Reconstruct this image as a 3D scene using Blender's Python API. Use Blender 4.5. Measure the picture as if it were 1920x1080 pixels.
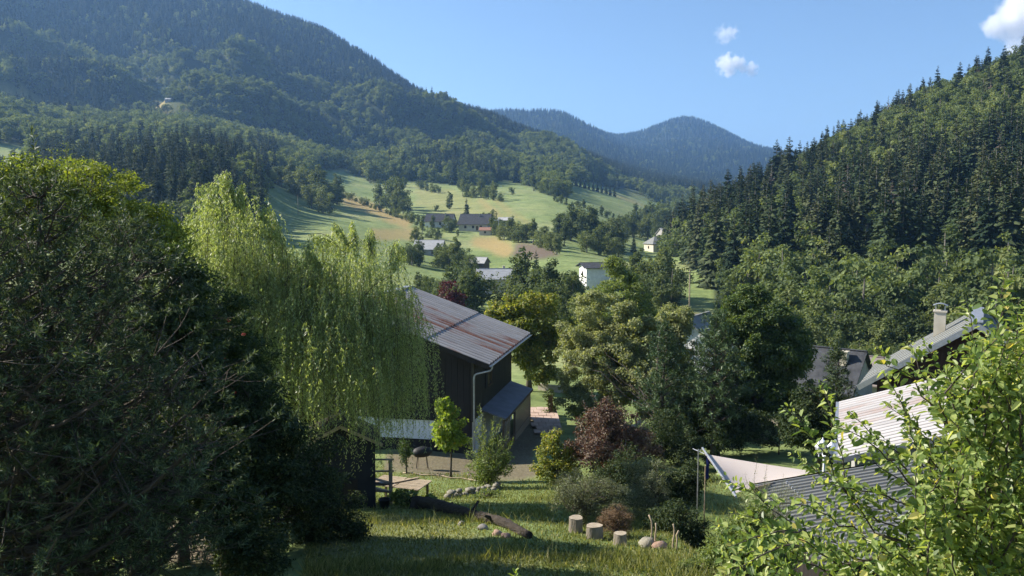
import bpy, math, random
import numpy as np
from mathutils import Vector, Matrix

for o in list(bpy.data.objects):
    bpy.data.objects.remove(o)
SC = bpy.context.scene
COL = SC.collection
R = math.radians
F, CX, CY, HOR = 1598.0, 960.0, 540.0, 400.0      # photograph: focal length and centre in its own pixels, horizon row
PITCH = math.atan((CY - HOR) / F)

# ---------------------------------------------------------------- camera
cam = bpy.data.cameras.new('camera')
cam.sensor_width = 36.0
cam.lens = 36.0 * F / 1920.0
cam.clip_start = 0.1
cam.clip_end = 60000
camo = bpy.data.objects.new('camera', cam)
COL.objects.link(camo)
camo.location = (0, 0, 0)
camo.rotation_euler = (R(90) - PITCH, 0, 0)
SC.camera = camo

# ---------------------------------------------------------------- sky and sun
SUN_AZ, SUN_EL = -74.0, 34.0                       # degrees; azimuth from the view direction, negative = left
sd = Vector((math.sin(R(SUN_AZ)) * math.cos(R(SUN_EL)), math.cos(R(SUN_AZ)) * math.cos(R(SUN_EL)), math.sin(R(SUN_EL))))
W = bpy.data.worlds.new('World')
SC.world = W
W.use_nodes = True
wn = W.node_tree
sky = wn.nodes.new('ShaderNodeTexSky')
sky.sky_type = 'NISHITA'
sky.sun_disc = False
sky.sun_elevation = R(SUN_EL)
sky.sun_rotation = R(SUN_AZ)
sky.altitude = 900
sky.air_density = 1.0
sky.dust_density = 0.4
sky.ozone_density = 3.0
wn.links.new(sky.outputs[0], wn.nodes['Background'].inputs[0])
wn.nodes['Background'].inputs[1].default_value = 0.066
sl = bpy.data.lights.new('sun', 'SUN')
sl.energy = 5.0
sl.angle = R(0.53)
sl.color = (1.0, 0.93, 0.82)
so = bpy.data.objects.new('sun', sl)
COL.objects.link(so)
so.rotation_euler = sd.to_track_quat('Z', 'Y').to_euler()
SC.view_settings.view_transform = 'Standard'
SC.view_settings.look = 'None'
SC.view_settings.exposure = 1.3
SC.view_settings.gamma = 1.0
SC.view_settings.use_curve_mapping = False
SC.render.engine = 'CYCLES'
SC.cycles.max_bounces = 6
SC.cycles.diffuse_bounces = 3
SC.cycles.transmission_bounces = 4
SC.cycles.volume_bounces = 4
SC.cycles.volume_step_rate = 0.3
SC.cycles.use_denoising = True
SC.cycles.use_adaptive_sampling = True
SC.cycles.adaptive_threshold = 0.02

# ---------------------------------------------------------------- helpers
def rng(seed):
    return np.random.default_rng(seed)

def ray(px, py):
    x, y = (px - CX) / F, (CY - py) / F
    c, s = math.cos(PITCH), math.sin(PITCH)
    return np.array([x, c + y * s, y * c - s])

def at(px, py, Y):
    """point of the place seen at a pixel of the photograph, Y metres ahead of the camera"""
    d = ray(px, py)
    return d * (Y / d[1])

def at_r(px, py, r):
    d = ray(px, py)
    return d * (r / math.hypot(d[0], d[1]))

def project(P):
    P = np.asarray(P, float)
    c, s = math.cos(PITCH), math.sin(PITCH)
    dep = P[..., 1] * c - P[..., 2] * s
    up = P[..., 1] * s + P[..., 2] * c
    dep = np.where(np.abs(dep) < 1e-6, 1e-6, dep)
    return CX + F * P[..., 0] / dep, CY - F * up / dep, dep

def inpoly(x, y, poly):
    x = np.asarray(x); y = np.asarray(y)
    ins = np.zeros(x.shape, bool)
    n = len(poly)
    for i in range(n):
        x0, y0 = poly[i]; x1, y1 = poly[(i + 1) % n]
        if y0 == y1:
            continue
        c = ((y0 > y) != (y1 > y)) & (x < (x1 - x0) * (y - y0) / (y1 - y0) + x0)
        ins ^= c
    return ins

def mesh_np(name, V, Fa, smooth=False):
    """V (n,3); Fa a list of face index arrays, each (m,k) with its own k"""
    V = np.asarray(V, np.float32)
    if not isinstance(Fa, (list, tuple)):
        Fa = [Fa]
    Fa = [np.asarray(f, np.int32) for f in Fa if len(f)]
    me = bpy.data.meshes.new(name)
    me.vertices.add(len(V))
    me.vertices.foreach_set('co', V.ravel())
    nl = sum(f.size for f in Fa)
    me.loops.add(nl)
    me.loops.foreach_set('vertex_index', np.concatenate([f.ravel() for f in Fa]))
    tot = np.concatenate([np.full(len(f), f.shape[1], np.int32) for f in Fa])
    st = np.concatenate([[0], np.cumsum(tot)[:-1]]).astype(np.int32)
    me.polygons.add(len(tot))
    me.polygons.foreach_set('loop_start', st)
    me.polygons.foreach_set('loop_total', tot)
    me.polygons.foreach_set('use_smooth', np.full(len(tot), bool(smooth)))
    me.update(calc_edges=True)
    return me

def link(name, me, mat=None, parent=None, loc=None):
    o = bpy.data.objects.new(name, me)
    COL.objects.link(o)
    if mat is not None and me is not None and len(me.materials) == 0:
        me.materials.append(mat)
    if parent is not None:
        o.parent = parent
    if loc is not None:
        o.location = loc
    return o

def tag(o, label=None, cat=None, group=None, kind=None):
    if label: o['label'] = label
    if cat: o['category'] = cat
    if group: o['group'] = group
    if kind: o['kind'] = kind
    return o

def thing(name, label, cat, loc, rotz=0.0, group=None):
    o = bpy.data.objects.new(name, None)
    o.empty_display_size = 0.2
    COL.objects.link(o)
    o.location = loc
    o.rotation_euler = (0, 0, rotz)
    return tag(o, label, cat, group)

class MB:
    """collects shapes into one mesh"""
    def __init__(self):
        self.V = []; self.F = {}; self.n = 0
    def add(self, V, faces):
        V = np.asarray(V, float).reshape(-1, 3)
        for f in faces:
            f = np.asarray(f) + self.n
            self.F.setdefault(len(f), []).append(f)
        self.V.append(V); self.n += len(V)
        return self
    def addn(self, V, Fa):
        for f in Fa:
            self.F.setdefault(f.shape[1], []).extend(list(np.asarray(f) + self.n))
        self.V.append(np.asarray(V, float)); self.n += len(V)
        return self
    def box(self, c, s, M=None):
        c = np.asarray(c, float); h = np.asarray(s, float) / 2
        P = np.array([[x, y, z] for x in (-1, 1) for y in (-1, 1) for z in (-1, 1)], float) * h
        if M is not None:
            P = P @ np.asarray(M).T
        return self.add(P + c, [(0, 1, 3, 2), (4, 6, 7, 5), (0, 4, 5, 1), (2, 3, 7, 6), (0, 2, 6, 4), (1, 5, 7, 3)])
    def bar(self, a, b, w, h, up=(0, 0, 1)):
        a = np.asarray(a, float); b = np.asarray(b, float)
        d = b - a; L = np.linalg.norm(d); d = d / L
        up = np.asarray(up, float)
        if abs(d @ up) > 0.98: up = np.array([0, 1.0, 0])
        s = np.cross(d, up); s /= np.linalg.norm(s); u = np.cross(s, d)
        return self.box((a + b) / 2, (L, w, h), np.stack([d, s, u], 1))
    def tube(self, pts, rad, n=8, cap=True):
        V, Fq = tube_np(pts, rad, n)
        k = len(pts)
        fs = list(Fq)
        if cap:
            fs += [tuple(range(n))[::-1], tuple(range((k - 1) * n, k * n))]
        return self.add(V, fs)
    def prism(self, pts, off):
        """a flat polygon thickened by the vector off"""
        P = np.asarray(pts, float); n = len(P)
        V = np.vstack([P, P + np.asarray(off, float)])
        fs = [tuple(range(n))[::-1], tuple(range(n, 2 * n))]
        fs += [(i, (i + 1) % n, n + (i + 1) % n, n + i) for i in range(n)]
        return self.add(V, fs)
    def build(self, name, mat, parent=None, smooth=False, loc=None):
        me = mesh_np(name, np.vstack(self.V), [np.array(v) for v in self.F.values()], smooth)
        return link(name, me, mat, parent, loc)

def tube_np(pts, rad, n=8):
    P = np.asarray(pts, float); k = len(P)
    rad = np.broadcast_to(np.asarray(rad, float), (k,))
    T = np.gradient(P, axis=0)
    T /= np.linalg.norm(T, axis=1)[:, None] + 1e-9
    ref = np.array([0.0, 0.0, 1.0]) if abs(T[0] @ np.array([0, 0, 1.0])) < 0.9 else np.array([1.0, 0, 0])
    V = np.empty((k, n, 3))
    a = np.arange(n) * 2 * math.pi / n
    for i in range(k):
        s = np.cross(T[i], ref)
        if np.linalg.norm(s) < 1e-4:
            s = np.cross(T[i], [0.3, 1, 0.2])
        s /= np.linalg.norm(s); u = np.cross(s, T[i])
        V[i] = P[i] + rad[i] * (np.cos(a)[:, None] * s + np.sin(a)[:, None] * u)
    i, j = np.meshgrid(np.arange(k - 1), np.arange(n), indexing='ij')
    Fq = np.stack([i * n + j, i * n + (j + 1) % n, (i + 1) * n + (j + 1) % n, (i + 1) * n + j], -1).reshape(-1, 4)
    return V.reshape(-1, 3), Fq

# ---------------------------------------------------------------- materials
def mat_new(name):
    m = bpy.data.materials.new(name)
    m.use_nodes = True
    nt = m.node_tree
    b = nt.nodes['Principled BSDF']
    return m, nt, b

def ramp(nt, stops):
    n = nt.nodes.new('ShaderNodeValToRGB')
    e = n.color_ramp.elements
    while len(e) < len(stops):
        e.new(0.5)
    for i, (p, c) in enumerate(stops):
        e[i].position = p
        e[i].color = (*c, 1) if len(c) == 3 else c
    return n

def noise(nt, scale, detail=4, vec=None, rough=0.6):
    n = nt.nodes.new('ShaderNodeTexNoise')
    n.inputs['Scale'].default_value = scale
    n.inputs['Detail'].default_value = detail
    n.inputs['Roughness'].default_value = rough
    if vec is not None:
        nt.links.new(vec, n.inputs['Vector'])
    return n

def objcoord(nt, scale=(1, 1, 1)):
    t = nt.nodes.new('ShaderNodeTexCoord')
    m = nt.nodes.new('ShaderNodeMapping')
    m.inputs['Scale'].default_value = scale
    nt.links.new(t.outputs['Object'], m.inputs['Vector'])
    return m.outputs[0]

def simple(name, c0, c1, scale=3.0, rough=0.8, stretch=(1, 1, 1), bump=0.0, bscale=None, metal=0.0, spec=0.3, stops=None):
    m, nt, b = mat_new(name)
    v = objcoord(nt, stretch)
    n = noise(nt, scale, 6, v)
    r = ramp(nt, stops or [(0.3, c0), (0.7, c1)])
    nt.links.new(n.outputs['Fac'], r.inputs[0])
    nt.links.new(r.outputs[0], b.inputs['Base Color'])
    b.inputs['Roughness'].default_value = rough
    b.inputs['Metallic'].default_value = metal
    b.inputs['Specular IOR Level'].default_value = spec
    if bump:
        n2 = noise(nt, bscale or scale * 4, 5, v)
        bp = nt.nodes.new('ShaderNodeBump')
        bp.inputs['Strength'].default_value = 1.0
        bp.inputs['Distance'].default_value = bump
        nt.links.new(n2.outputs['Fac'], bp.inputs['Height'])
        nt.links.new(bp.outputs[0], b.inputs['Normal'])
    return m

LK = 1.4
def leafmat(name, stops, trans=0.4, tcol=None, rough=0.5, spec=0.3, inst=0.0):
    """leaf: colour differs from leaf to leaf (and from tree to tree where inst > 0), lets light through"""
    m, nt, b = mat_new(name)
    g = nt.nodes.new('ShaderNodeNewGeometry')
    r = ramp(nt, [(p, tuple(min(.5, LK * v) for v in c)) for p, c in stops])
    src = g.outputs['Random Per Island']
    if inst > 0:
        oi = nt.nodes.new('ShaderNodeObjectInfo')
        mx = nt.nodes.new('ShaderNodeMix')
        mx.data_type = 'FLOAT'
        mx.inputs[0].default_value = inst
        nt.links.new(src, mx.inputs[2]); nt.links.new(oi.outputs['Random'], mx.inputs[3])
        src = mx.outputs[0]
    nt.links.new(src, r.inputs[0])
    nt.links.new(r.outputs[0], b.inputs['Base Color'])
    b.inputs['Roughness'].default_value = rough
    b.inputs['Specular IOR Level'].default_value = spec
    if trans > 0:
        t = nt.nodes.new('ShaderNodeBsdfTranslucent')
        hs = nt.nodes.new('ShaderNodeMix'); hs.data_type = 'RGBA'; hs.blend_type = 'MULTIPLY'
        hs.inputs[0].default_value = 1.0
        hs.inputs[7].default_value = (*(tcol or (1.5, 1.45, 0.55)), 1)
        nt.links.new(r.outputs[0], hs.inputs[6])
        nt.links.new(hs.outputs[2], t.inputs['Color'])
        ms = nt.nodes.new('ShaderNodeMixShader')
        ms.inputs[0].default_value = trans
        nt.links.new(b.outputs[0], ms.inputs[1]); nt.links.new(t.outputs[0], ms.inputs[2])
        nt.links.new(ms.outputs[0], nt.nodes['Material Output'].inputs['Surface'])
    return m

# ---------------------------------------------------------------- terrain: one sheet from under the balcony to the last hills
CP = []                                            # (azimuth, log r, z / r)
def cp(px, py, r):
    p = at_r(px, py, r)
    CP.append((math.atan2(p[0], p[1]), math.log(r), p[2] / r))
def cz(az, r, z):
    CP.append((az, math.log(r), z / r))
for az in (-1.5, -1.0, -0.55, -0.25, 0.0, 0.25, 0.55, 1.0, 1.5):
    lf = 0.25 * max(0, -az - 0.1)
    for r, z in ((0.8, -4.0), (3, -4.2), (10, -5.7), (18, -7.6), (23, -8.6), (30, -10.4), (40, -12.8), (50, -14.45), (62, -14.75)):
        cz(az, r, z + lf * min(r, 40) * 0.08)
    cz(az, 85, -16.5)
    cz(az, 120, -19.0)
for a in [
    (940, 570, 190), (880, 490, 300), (900, 455, 380), (880, 430, 430), (850, 390, 560), (900, 352, 700), (960, 342, 820),
    (1000, 300, 1150), (900, 222, 1600), (900, 262, 2200), (940, 215, 3600), (1050, 215, 3700), (990, 222, 3700), (1165, 262, 4000), (940, 250, 4600),
    (1050, 250, 4700),
    (1080, 500, 260), (1060, 440, 400), (1060, 390, 560), (1080, 352, 800), (1060, 318, 1050), (1060, 285, 1500), (1060, 290, 2200),
    (1200, 530, 230), (1200, 478, 380), (1200, 440, 520), (1220, 395, 800), (1200, 365, 1200), (1200, 330, 2000), (1200, 290, 3000), (1215, 248, 4300),
    (1290, 590, 168), (1290, 520, 260), (1270, 465, 420), (1290, 405, 900), (1290, 365, 1500), (1290, 300, 3000), (1270, 226, 4400), (1300, 226, 4400), (1300, 262, 5800),
    (1350, 246, 4400), (1200, 275, 5600), (1060, 262, 5800),
    (1400, 600, 165), (1400, 500, 270), (1400, 388, 420), (1400, 425, 560), (1400, 390, 1200), (1400, 340, 2500), (1400, 272, 4400), (1400, 300, 5800),
    (1500, 625, 160), (1500, 545, 220), (1500, 440, 320), (1500, 328, 450), (1500, 385, 650), (1500, 335, 2500), (1500, 296, 4400),
    (1700, 640, 160), (1700, 530, 220), (1700, 380, 340), (1700, 226, 500), (1700, 300, 720), (1700, 335, 2500), (1700, 320, 4400),
    (1920, 640, 160), (1920, 480, 240), (1920, 300, 370), (1920, 132, 540), (1920, 215, 800), (1920, 330, 2500), (1920, 330, 4400),
    (620, 430, 330), (560, 398, 430), (640, 370, 580), (630, 322, 800), (620, 245, 1150), (620, 175, 1400), (600, 110, 1600), (600, 68, 1750), (600, 110, 2300),
    (760, 440, 390), (760, 390, 560), (740, 342, 780), (760, 255, 1150), (780, 182, 1600), (790, 225, 2200), (700, 128, 1680), (700, 170, 2300),
    (500, 415, 345), (430, 345, 400), (400, 305, 560), (400, 265, 820), (330, 205, 1050), (350, 120, 1350), (400, 60, 1550), (430, 10, 1750), (430, 60, 2400),
    (200, 355, 390), (200, 300, 600), (240, 205, 1000), (200, 120, 1350), (200, 30, 1600), (200, -90, 1850), (200, -30, 2600),
    (0, 410, 330), (0, 300, 560), (20, 190, 950), (60, 110, 1350), (60, 0, 1600), (0, -150, 1900), (0, -80, 2700),
]:
    cp(*a)
for az, l in ((-1.0, ((330, -2), (600, 60), (1200, 260), (1900, 620), (2800, 500))), (-1.5, ((330, 0), (600, 60), (1200, 240), (1900, 560), (2800, 450))),
              (0.85, ((160, -24), (240, 0), (370, 60), (560, 105), (850, 70), (2500, 90))), (1.5, ((160, -22), (370, 40), (560, 90), (850, 70), (2500, 90)))):
    for r, z in l:
        cz(az, r, z)
for az in (-1.5, -1.0, -0.55, -0.3, -0.1, 0.1, 0.3, 0.55, 1.0, 1.5):
    cz(az, 8500, 150)
CP = np.array(CP)
KA = 4.0
_ctr = np.stack([CP[:, 0] * KA, CP[:, 1]], 1)
def _phi(d2):
    return 0.5 * d2 * np.log(d2 + 1e-12)
_n = len(_ctr)
_A = np.zeros((_n + 3, _n + 3))
_A[:_n, :_n] = _phi(((_ctr[:, None] - _ctr[None]) ** 2).sum(-1)) + 2e-3 * np.eye(_n)
_A[:_n, _n] = 1; _A[:_n, _n + 1:] = _ctr
_A[_n:, :_n] = _A[:_n, _n:].T
_w = np.linalg.solve(_A, np.concatenate([CP[:, 2], [0, 0, 0]]))

def fbm(x, y, seed=1, octs=5):
    """cheap smooth noise from turned sines, about -1..1"""
    rg = rng(seed); s = np.zeros_like(x); a = 1.0; f = 1.0; tot = 0
    for _ in range(octs):
        v = 0
        for _k in range(3):
            t = rg.uniform(0, 2 * math.pi); p = rg.uniform(0, 6.28, 2); ff = f * rg.uniform(.7, 1.35)
            v = v + np.sin((x * math.cos(t) + y * math.sin(t)) * ff + p[0] + 1.3 * np.sin((-x * math.sin(t) + y * math.cos(t)) * ff * 0.7 + p[1]))
        s = s + a * v / 3; tot += a
        a *= 0.5; f *= 2.0
    return s / tot

AZ = np.concatenate([np.linspace(-1.7, -0.64, 40, endpoint=False), np.linspace(-0.64, 0.64, 400), np.linspace(0.64, 1.7, 41)[1:]])
LR = np.linspace(math.log(0.8), math.log(8500), 330)
_ga, _gl = np.meshgrid(AZ, LR, indexing='ij')
_q = np.stack([_ga.ravel() * KA, _gl.ravel()], 1)
_e = np.empty(len(_q))
for i in range(0, len(_q), 20000):
    c = _q[i:i + 20000]
    d2 = (c[:, None, 0] - _ctr[None, :, 0]) ** 2 + (c[:, None, 1] - _ctr[None, :, 1]) ** 2
    _e[i:i + 20000] = _phi(d2) @ _w[:_n] + _w[_n] + c @ _w[_n + 1:]
_r = np.exp(_gl)
GX, GY = _r * np.sin(_ga), _r * np.cos(_ga)
GZ = _e.reshape(_r.shape) * _r
def sstep(a, b, x):
    t = np.clip((x - a) / (b - a), 0, 1)
    return t * t * (3 - 2 * t)
GZ = GZ + 0.05 * fbm(GX * 1.1, GY * 1.1, 3) * sstep(5, 12, _r) * (1 - sstep(60, 120, _r))
GZ = GZ + fbm(GX * 0.02, GY * 0.02, 5) * 3.0 * sstep(150, 450, _r)
_bil = np.abs(fbm(GX * 0.016, GY * 0.016, 8, 3)) ** 0.75
GZ = GZ + (_bil - 0.35) * 85.0 * sstep(830, 1080, _r) * (1 - sstep(1380, 1560, _r)) * (1 - .6 * sstep(-0.12, 0.05, _ga))
GZ = GZ + fbm(GX * 0.004, GY * 0.004, 9, 4) * 45.0 * sstep(2400, 3200, _r) * (1 - sstep(3400, 4200, _r))

# the garden bank: the lawn drops to the lower yard with the shade sail
GZ = GZ - 2.1 * sstep(4.25, 5.7, GX) * (1 - sstep(11, 16, GX)) * sstep(12.5, 17, GY) * (1 - sstep(29, 40, GY))

def ground(x, y):
    """height of the terrain sheet (bilinear on its own grid)"""
    x = np.asarray(x, float); y = np.asarray(y, float)
    a = np.clip(np.arctan2(x, y), AZ[0], AZ[-1] - 1e-6); l = np.clip(np.log(np.hypot(x, y) + 1e-9), LR[0], LR[-1] - 1e-6)
    i = np.clip(np.searchsorted(AZ, a, side='right') - 1, 0, len(AZ) - 2)
    fl = (l - LR[0]) / (LR[1] - LR[0]); j = np.clip(fl.astype(int), 0, len(LR) - 2)
    u = (a - AZ[i]) / (AZ[i + 1] - AZ[i]); v = fl - j
    return GZ[i, j] * (1 - u) * (1 - v) + GZ[i + 1, j] * u * (1 - v) + GZ[i, j + 1] * (1 - u) * v + GZ[i + 1, j + 1] * u * v

def ong(px, py, rmin=14.0, rmax=6000.0):
    """the spot of ground seen at a pixel"""
    d = ray(px, py); h = math.hypot(d[0], d[1])
    rs = np.exp(np.linspace(math.log(rmin), math.log(rmax), 900))
    t = rs / h
    below = d[2] * t <= ground(d[0] * t, d[1] * t)
    k = int(np.argmax(below)) if below.any() else len(rs) - 1
    return np.array([d[0] * t[k], d[1] * t[k], float(ground(d[0] * t[k], d[1] * t[k]))])

def gpt(px, Y):
    """ground point in the column px, Y ahead"""
    x = (px - CX) / F * Y
    for _ in range(3):
        z = float(ground(x, Y)); x = (px - CX) / F * (Y * math.cos(PITCH) - z * math.sin(PITCH))
    return np.array([x, Y, z])

na, nr = len(AZ), len(LR)
TV = np.vstack([np.stack([GX, GY, GZ], -1).reshape(-1, 3), [[0, 0, -4.0]]])
ii, jj = np.meshgrid(np.arange(na - 1), np.arange(nr - 1), indexing='ij')
TF = np.stack([ii * nr + jj, ii * nr + jj + 1, (ii + 1) * nr + jj + 1, (ii + 1) * nr + jj], -1).reshape(-1, 4)
k = np.arange(na - 1)
TC = np.stack([np.full(na - 1, na * nr), k * nr, (k + 1) * nr], 1)
tme = mesh_np('terrain', TV, [TF, TC], True)
PXg, PYg, DEPg = project(TV)
RG = np.hypot(TV[:, 0], TV[:, 1])

MEADOWS = [  # outlines of the open fields as they lie on the slopes (photograph pixels, then distance limits)
    ([(560, 352), (600, 318), (665, 318), (700, 345), (760, 338), (835, 346), (900, 350), (945, 336), (1000, 352), (1062, 383), (1180, 415), (1100, 425), (1040, 445), (950, 425), (900, 440), (770, 432), (690, 415), (600, 380)], 300, 1000),
    ([(1066, 340), (1110, 342), (1160, 356), (1265, 390), (1255, 406), (1185, 418), (1062, 385)], 500, 1300),
    ([(480, 372), (540, 372), (600, 380), (700, 412), (780, 435), (780, 470), (620, 450), (500, 440)], 200, 560),
    ([(-50, 155), (55, 168), (112, 203), (70, 212), (-50, 195)], 700, 1300),
    ([(240, 196), (290, 186), (350, 188), (356, 207), (310, 216), (262, 214)], 800, 1300),
    ([(-50, 272), (30, 280), (50, 300), (35, 340), (-50, 340)], 300, 800),
]
MEADOW = np.zeros(len(TV), bool)
for poly, r0, r1 in MEADOWS:
    MEADOW |= inpoly(PXg, PYg, poly) & (RG > r0) & (RG < r1) & (DEPg > 0)
MEADOW |= RG < 640
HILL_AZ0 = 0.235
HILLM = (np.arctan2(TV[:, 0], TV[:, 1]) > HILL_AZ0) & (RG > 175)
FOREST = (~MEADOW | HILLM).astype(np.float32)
def soft(mask, it=1):
    m = mask[:-1].reshape(na, nr).astype(np.float32)
    for _ in range(it):
        m = (m + np.roll(m, 1, 0) + np.roll(m, -1, 0) + np.roll(m, 1, 1) + np.roll(m, -1, 1)) / 5
    return np.concatenate([m.ravel(), [m[0, 0]]])
PXw = PXg + 7 * fbm(PXg * .05, PYg * .07, 61, 3); PYw = PYg + 3.5 * fbm(PXg * .05, PYg * .08, 62, 3)
DRY = [([(633, 360), (700, 383), (772, 411), (760, 428), (700, 404), (648, 383)], 300, 900, 1.0),
       ([(873, 450), (925, 443), (962, 462), (966, 474), (945, 484), (900, 466)], 250, 600, 1.0),
       ([(780, 352), (850, 352), (905, 385), (830, 400), (780, 385)], 400, 900, 0.28),
       ([(835, 392), (900, 372), (960, 405), (985, 440), (940, 425), (880, 425), (840, 415)], 400, 900, 0.25),
       ([(-50, 155), (55, 168), (112, 203), (70, 212), (-50, 195)], 700, 1300, 1.0),
       ([(240, 196), (290, 186), (350, 188), (356, 207), (310, 216), (262, 214)], 800, 1300, 0.9),
       ([(902, 372), (930, 392), (992, 440), (984, 443), (925, 398), (896, 375)], 350, 900, .9), ([(930, 372), (1010, 428), (1002, 430), (925, 376)], 350, 900, .7), ([(1085, 346), (1180, 372), (1240, 396), (1180, 378)], 500, 1200, .5),
       ([(690, 428), (780, 428), (790, 450), (700, 450)], 300, 600, 0.8)]
dry = np.zeros(len(TV), np.float32)
for poly, r0, r1, k in DRY:
    dry = np.maximum(dry, k * (inpoly(PXw, PYw, poly) & (RG > r0) & (RG < r1)))
BARE = [([(962, 458), (1000, 455), (1040, 470), (1050, 478), (1000, 486), (965, 480)], 250, 600, 1.0),
        ([(975, 768), (1037, 774), (1036, 812), (1000, 850), (1010, 890), (960, 905), (720, 885), (720, 850), (940, 840)], 38, 75, 0.85),
        ([(1275, 583), (1340, 592), (1340, 600), (1275, 592)], 120, 240, 1.0),
        ([(310, 960), (400, 960), (400, 1060), (310, 1060)], 8, 30, 0.9),
        ([(600, 975), (780, 960), (1010, 1040), (1000, 1090), (600, 1090)], 8, 30, 0.35)]
bare = np.zeros(len(TV), np.float32)
for poly, r0, r1, k in BARE:
    bare = np.maximum(bare, k * (inpoly(PXw, PYw, poly) & (RG > r0) & (RG < r1)))
ca = tme.attributes.new('cover', 'FLOAT_COLOR', 'POINT')
cc = np.stack([soft(dry), soft(FOREST), soft(bare), np.ones(len(TV))], 1).astype(np.float32)
ca.data.foreach_set('color', cc.ravel())

def terrain_mat():
    m, nt, b = mat_new('meadow_and_soil')
    tc = nt.nodes.new('ShaderNodeTexCoord').outputs['Object']
    at_ = nt.nodes.new('ShaderNodeAttribute'); at_.attribute_name = 'cover'
    sp = nt.nodes.new('ShaderNodeSeparateColor')
    nt.links.new(at_.outputs['Color'], sp.inputs[0])
    n1 = noise(nt, 0.018, 6, tc); n4 = noise(nt, 0.11, 6, tc, .7); n2 = noise(nt, 0.9, 6, tc); n3 = noise(nt, 7.0, 4, tc)
    g = ramp(nt, [(0.32, (0.145, 0.20, 0.072)), (0.52, (0.205, 0.26, 0.105)), (0.72, (0.27, 0.285, 0.14))])
    nt.links.new(n1.outputs[0], g.inputs[0])
    g2 = ramp(nt, [(0.3, (0.55, 0.55, 0.5)), (0.7, (1.25, 1.2, 1.1))])
    nt.links.new(n2.outputs[0], g2.inputs[0])
    def mix(f, a, bb, mode='MIX'):
        x = nt.nodes.new('ShaderNodeMix'); x.data_type = 'RGBA'; x.blend_type = mode
        if isinstance(f, float): x.inputs[0].default_value = f
        else: nt.links.new(f, x.inputs[0])
        for i, s in ((6, a), (7, bb)):
            if isinstance(s, tuple): x.inputs[i].default_value = (*s, 1)
            else: nt.links.new(s, x.inputs[i])
        return x.outputs[2]
    c = mix(0.8, g.outputs[0], g2.outputs[0], 'MULTIPLY')
    g4 = ramp(nt, [(0.34, (0.62, 0.66, 0.58)), (0.5, (1.0, 1.0, 1.0)), (0.68, (1.3, 1.2, 1.15))])
    nt.links.new(n4.outputs[0], g4.inputs[0])
    c = mix(0.85, c, g4.outputs[0], 'MULTIPLY')
    d = ramp(nt, [(0.3, (0.24, 0.18, 0.075)), (0.7, (0.36, 0.28, 0.12))])
    nt.links.new(n2.outputs[0], d.inputs[0])
    c = mix(sp.outputs[0], c, d.outputs[0])
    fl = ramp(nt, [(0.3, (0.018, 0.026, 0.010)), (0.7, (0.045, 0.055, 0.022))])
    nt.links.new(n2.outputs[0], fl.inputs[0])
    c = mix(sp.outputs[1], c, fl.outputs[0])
    e = ramp(nt, [(0.3, (0.09, 0.065, 0.045)), (0.7, (0.20, 0.16, 0.12))])
    nt.links.new(n3.outputs[0], e.inputs[0])
    c = mix(sp.outputs[2], c, e.outputs[0])
    nt.links.new(c, b.inputs['Base Color'])
    b.inputs['Roughness'].default_value = 0.95
    b.inputs['Specular IOR Level'].default_value = 0.1
    bp = nt.nodes.new('ShaderNodeBump'); bp.inputs['Distance'].default_value = 0.06
    nt.links.new(n3.outputs[0], bp.inputs['Height']); nt.links.new(bp.outputs[0], b.inputs['Normal'])
    return m
terrain = link('terrain', tme, terrain_mat())
tag(terrain, 'grassy valley ground rising to wooded mountains', None, None, 'structure')
terrain['category'] = 'terrain'
# ---------------------------------------------------------------- plant building blocks
def unit(v):
    return v / (np.linalg.norm(v, axis=-1, keepdims=True) + 1e-9)

def leaf_geo(P, T, N, L, Wd, fold=0.18):
    """pointed leaves folded along the midrib: base, two sides, tip"""
    T = unit(T); B = unit(np.cross(N, T)); N = np.cross(T, B)
    L = np.broadcast_to(L, (len(P),))[:, None]; Wd = np.broadcast_to(Wd, (len(P),))[:, None]
    V = np.stack([P, P + T * L * .45 + B * Wd * .5 + N * Wd * fold, P + T * L, P + T * L * .45 - B * Wd * .5 + N * Wd * fold], 1)
    i = np.arange(len(P))[:, None] * 4
    Fa = np.concatenate([i + [0, 2, 1], i + [0, 3, 2]], 0)
    return V.reshape(-1, 3), Fa

def leaf6_geo(P, T, N, L, Wd, fold=0.2, droop=0.15):
    """larger leaves with rounder outline, two quads"""
    T = unit(T); B = unit(np.cross(N, T)); N = np.cross(T, B)
    L = np.broadcast_to(L, (len(P),))[:, None]; Wd = np.broadcast_to(Wd, (len(P),))[:, None]
    m = np.array([0, 0, -1.0]) * L * droop
    V = np.stack([P, P + T * L * .28 + B * Wd * .42 + N * Wd * fold, P + T * L * .68 + B * Wd * .38 + N * Wd * fold * .8 + m * .4, P + T * L + m,
                  P + T * L * .68 - B * Wd * .38 + N * Wd * fold * .8 + m * .4, P + T * L * .28 - B * Wd * .42 + N * Wd * fold], 1)
    i = np.arange(len(P))[:, None] * 6
    Fa = np.concatenate([i + [0, 3, 2, 1], i + [0, 5, 4, 3]], 0)
    return V.reshape(-1, 3), Fa

def rand_dir(rg, n):
    return unit(rg.normal(size=(n, 3)))

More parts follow.
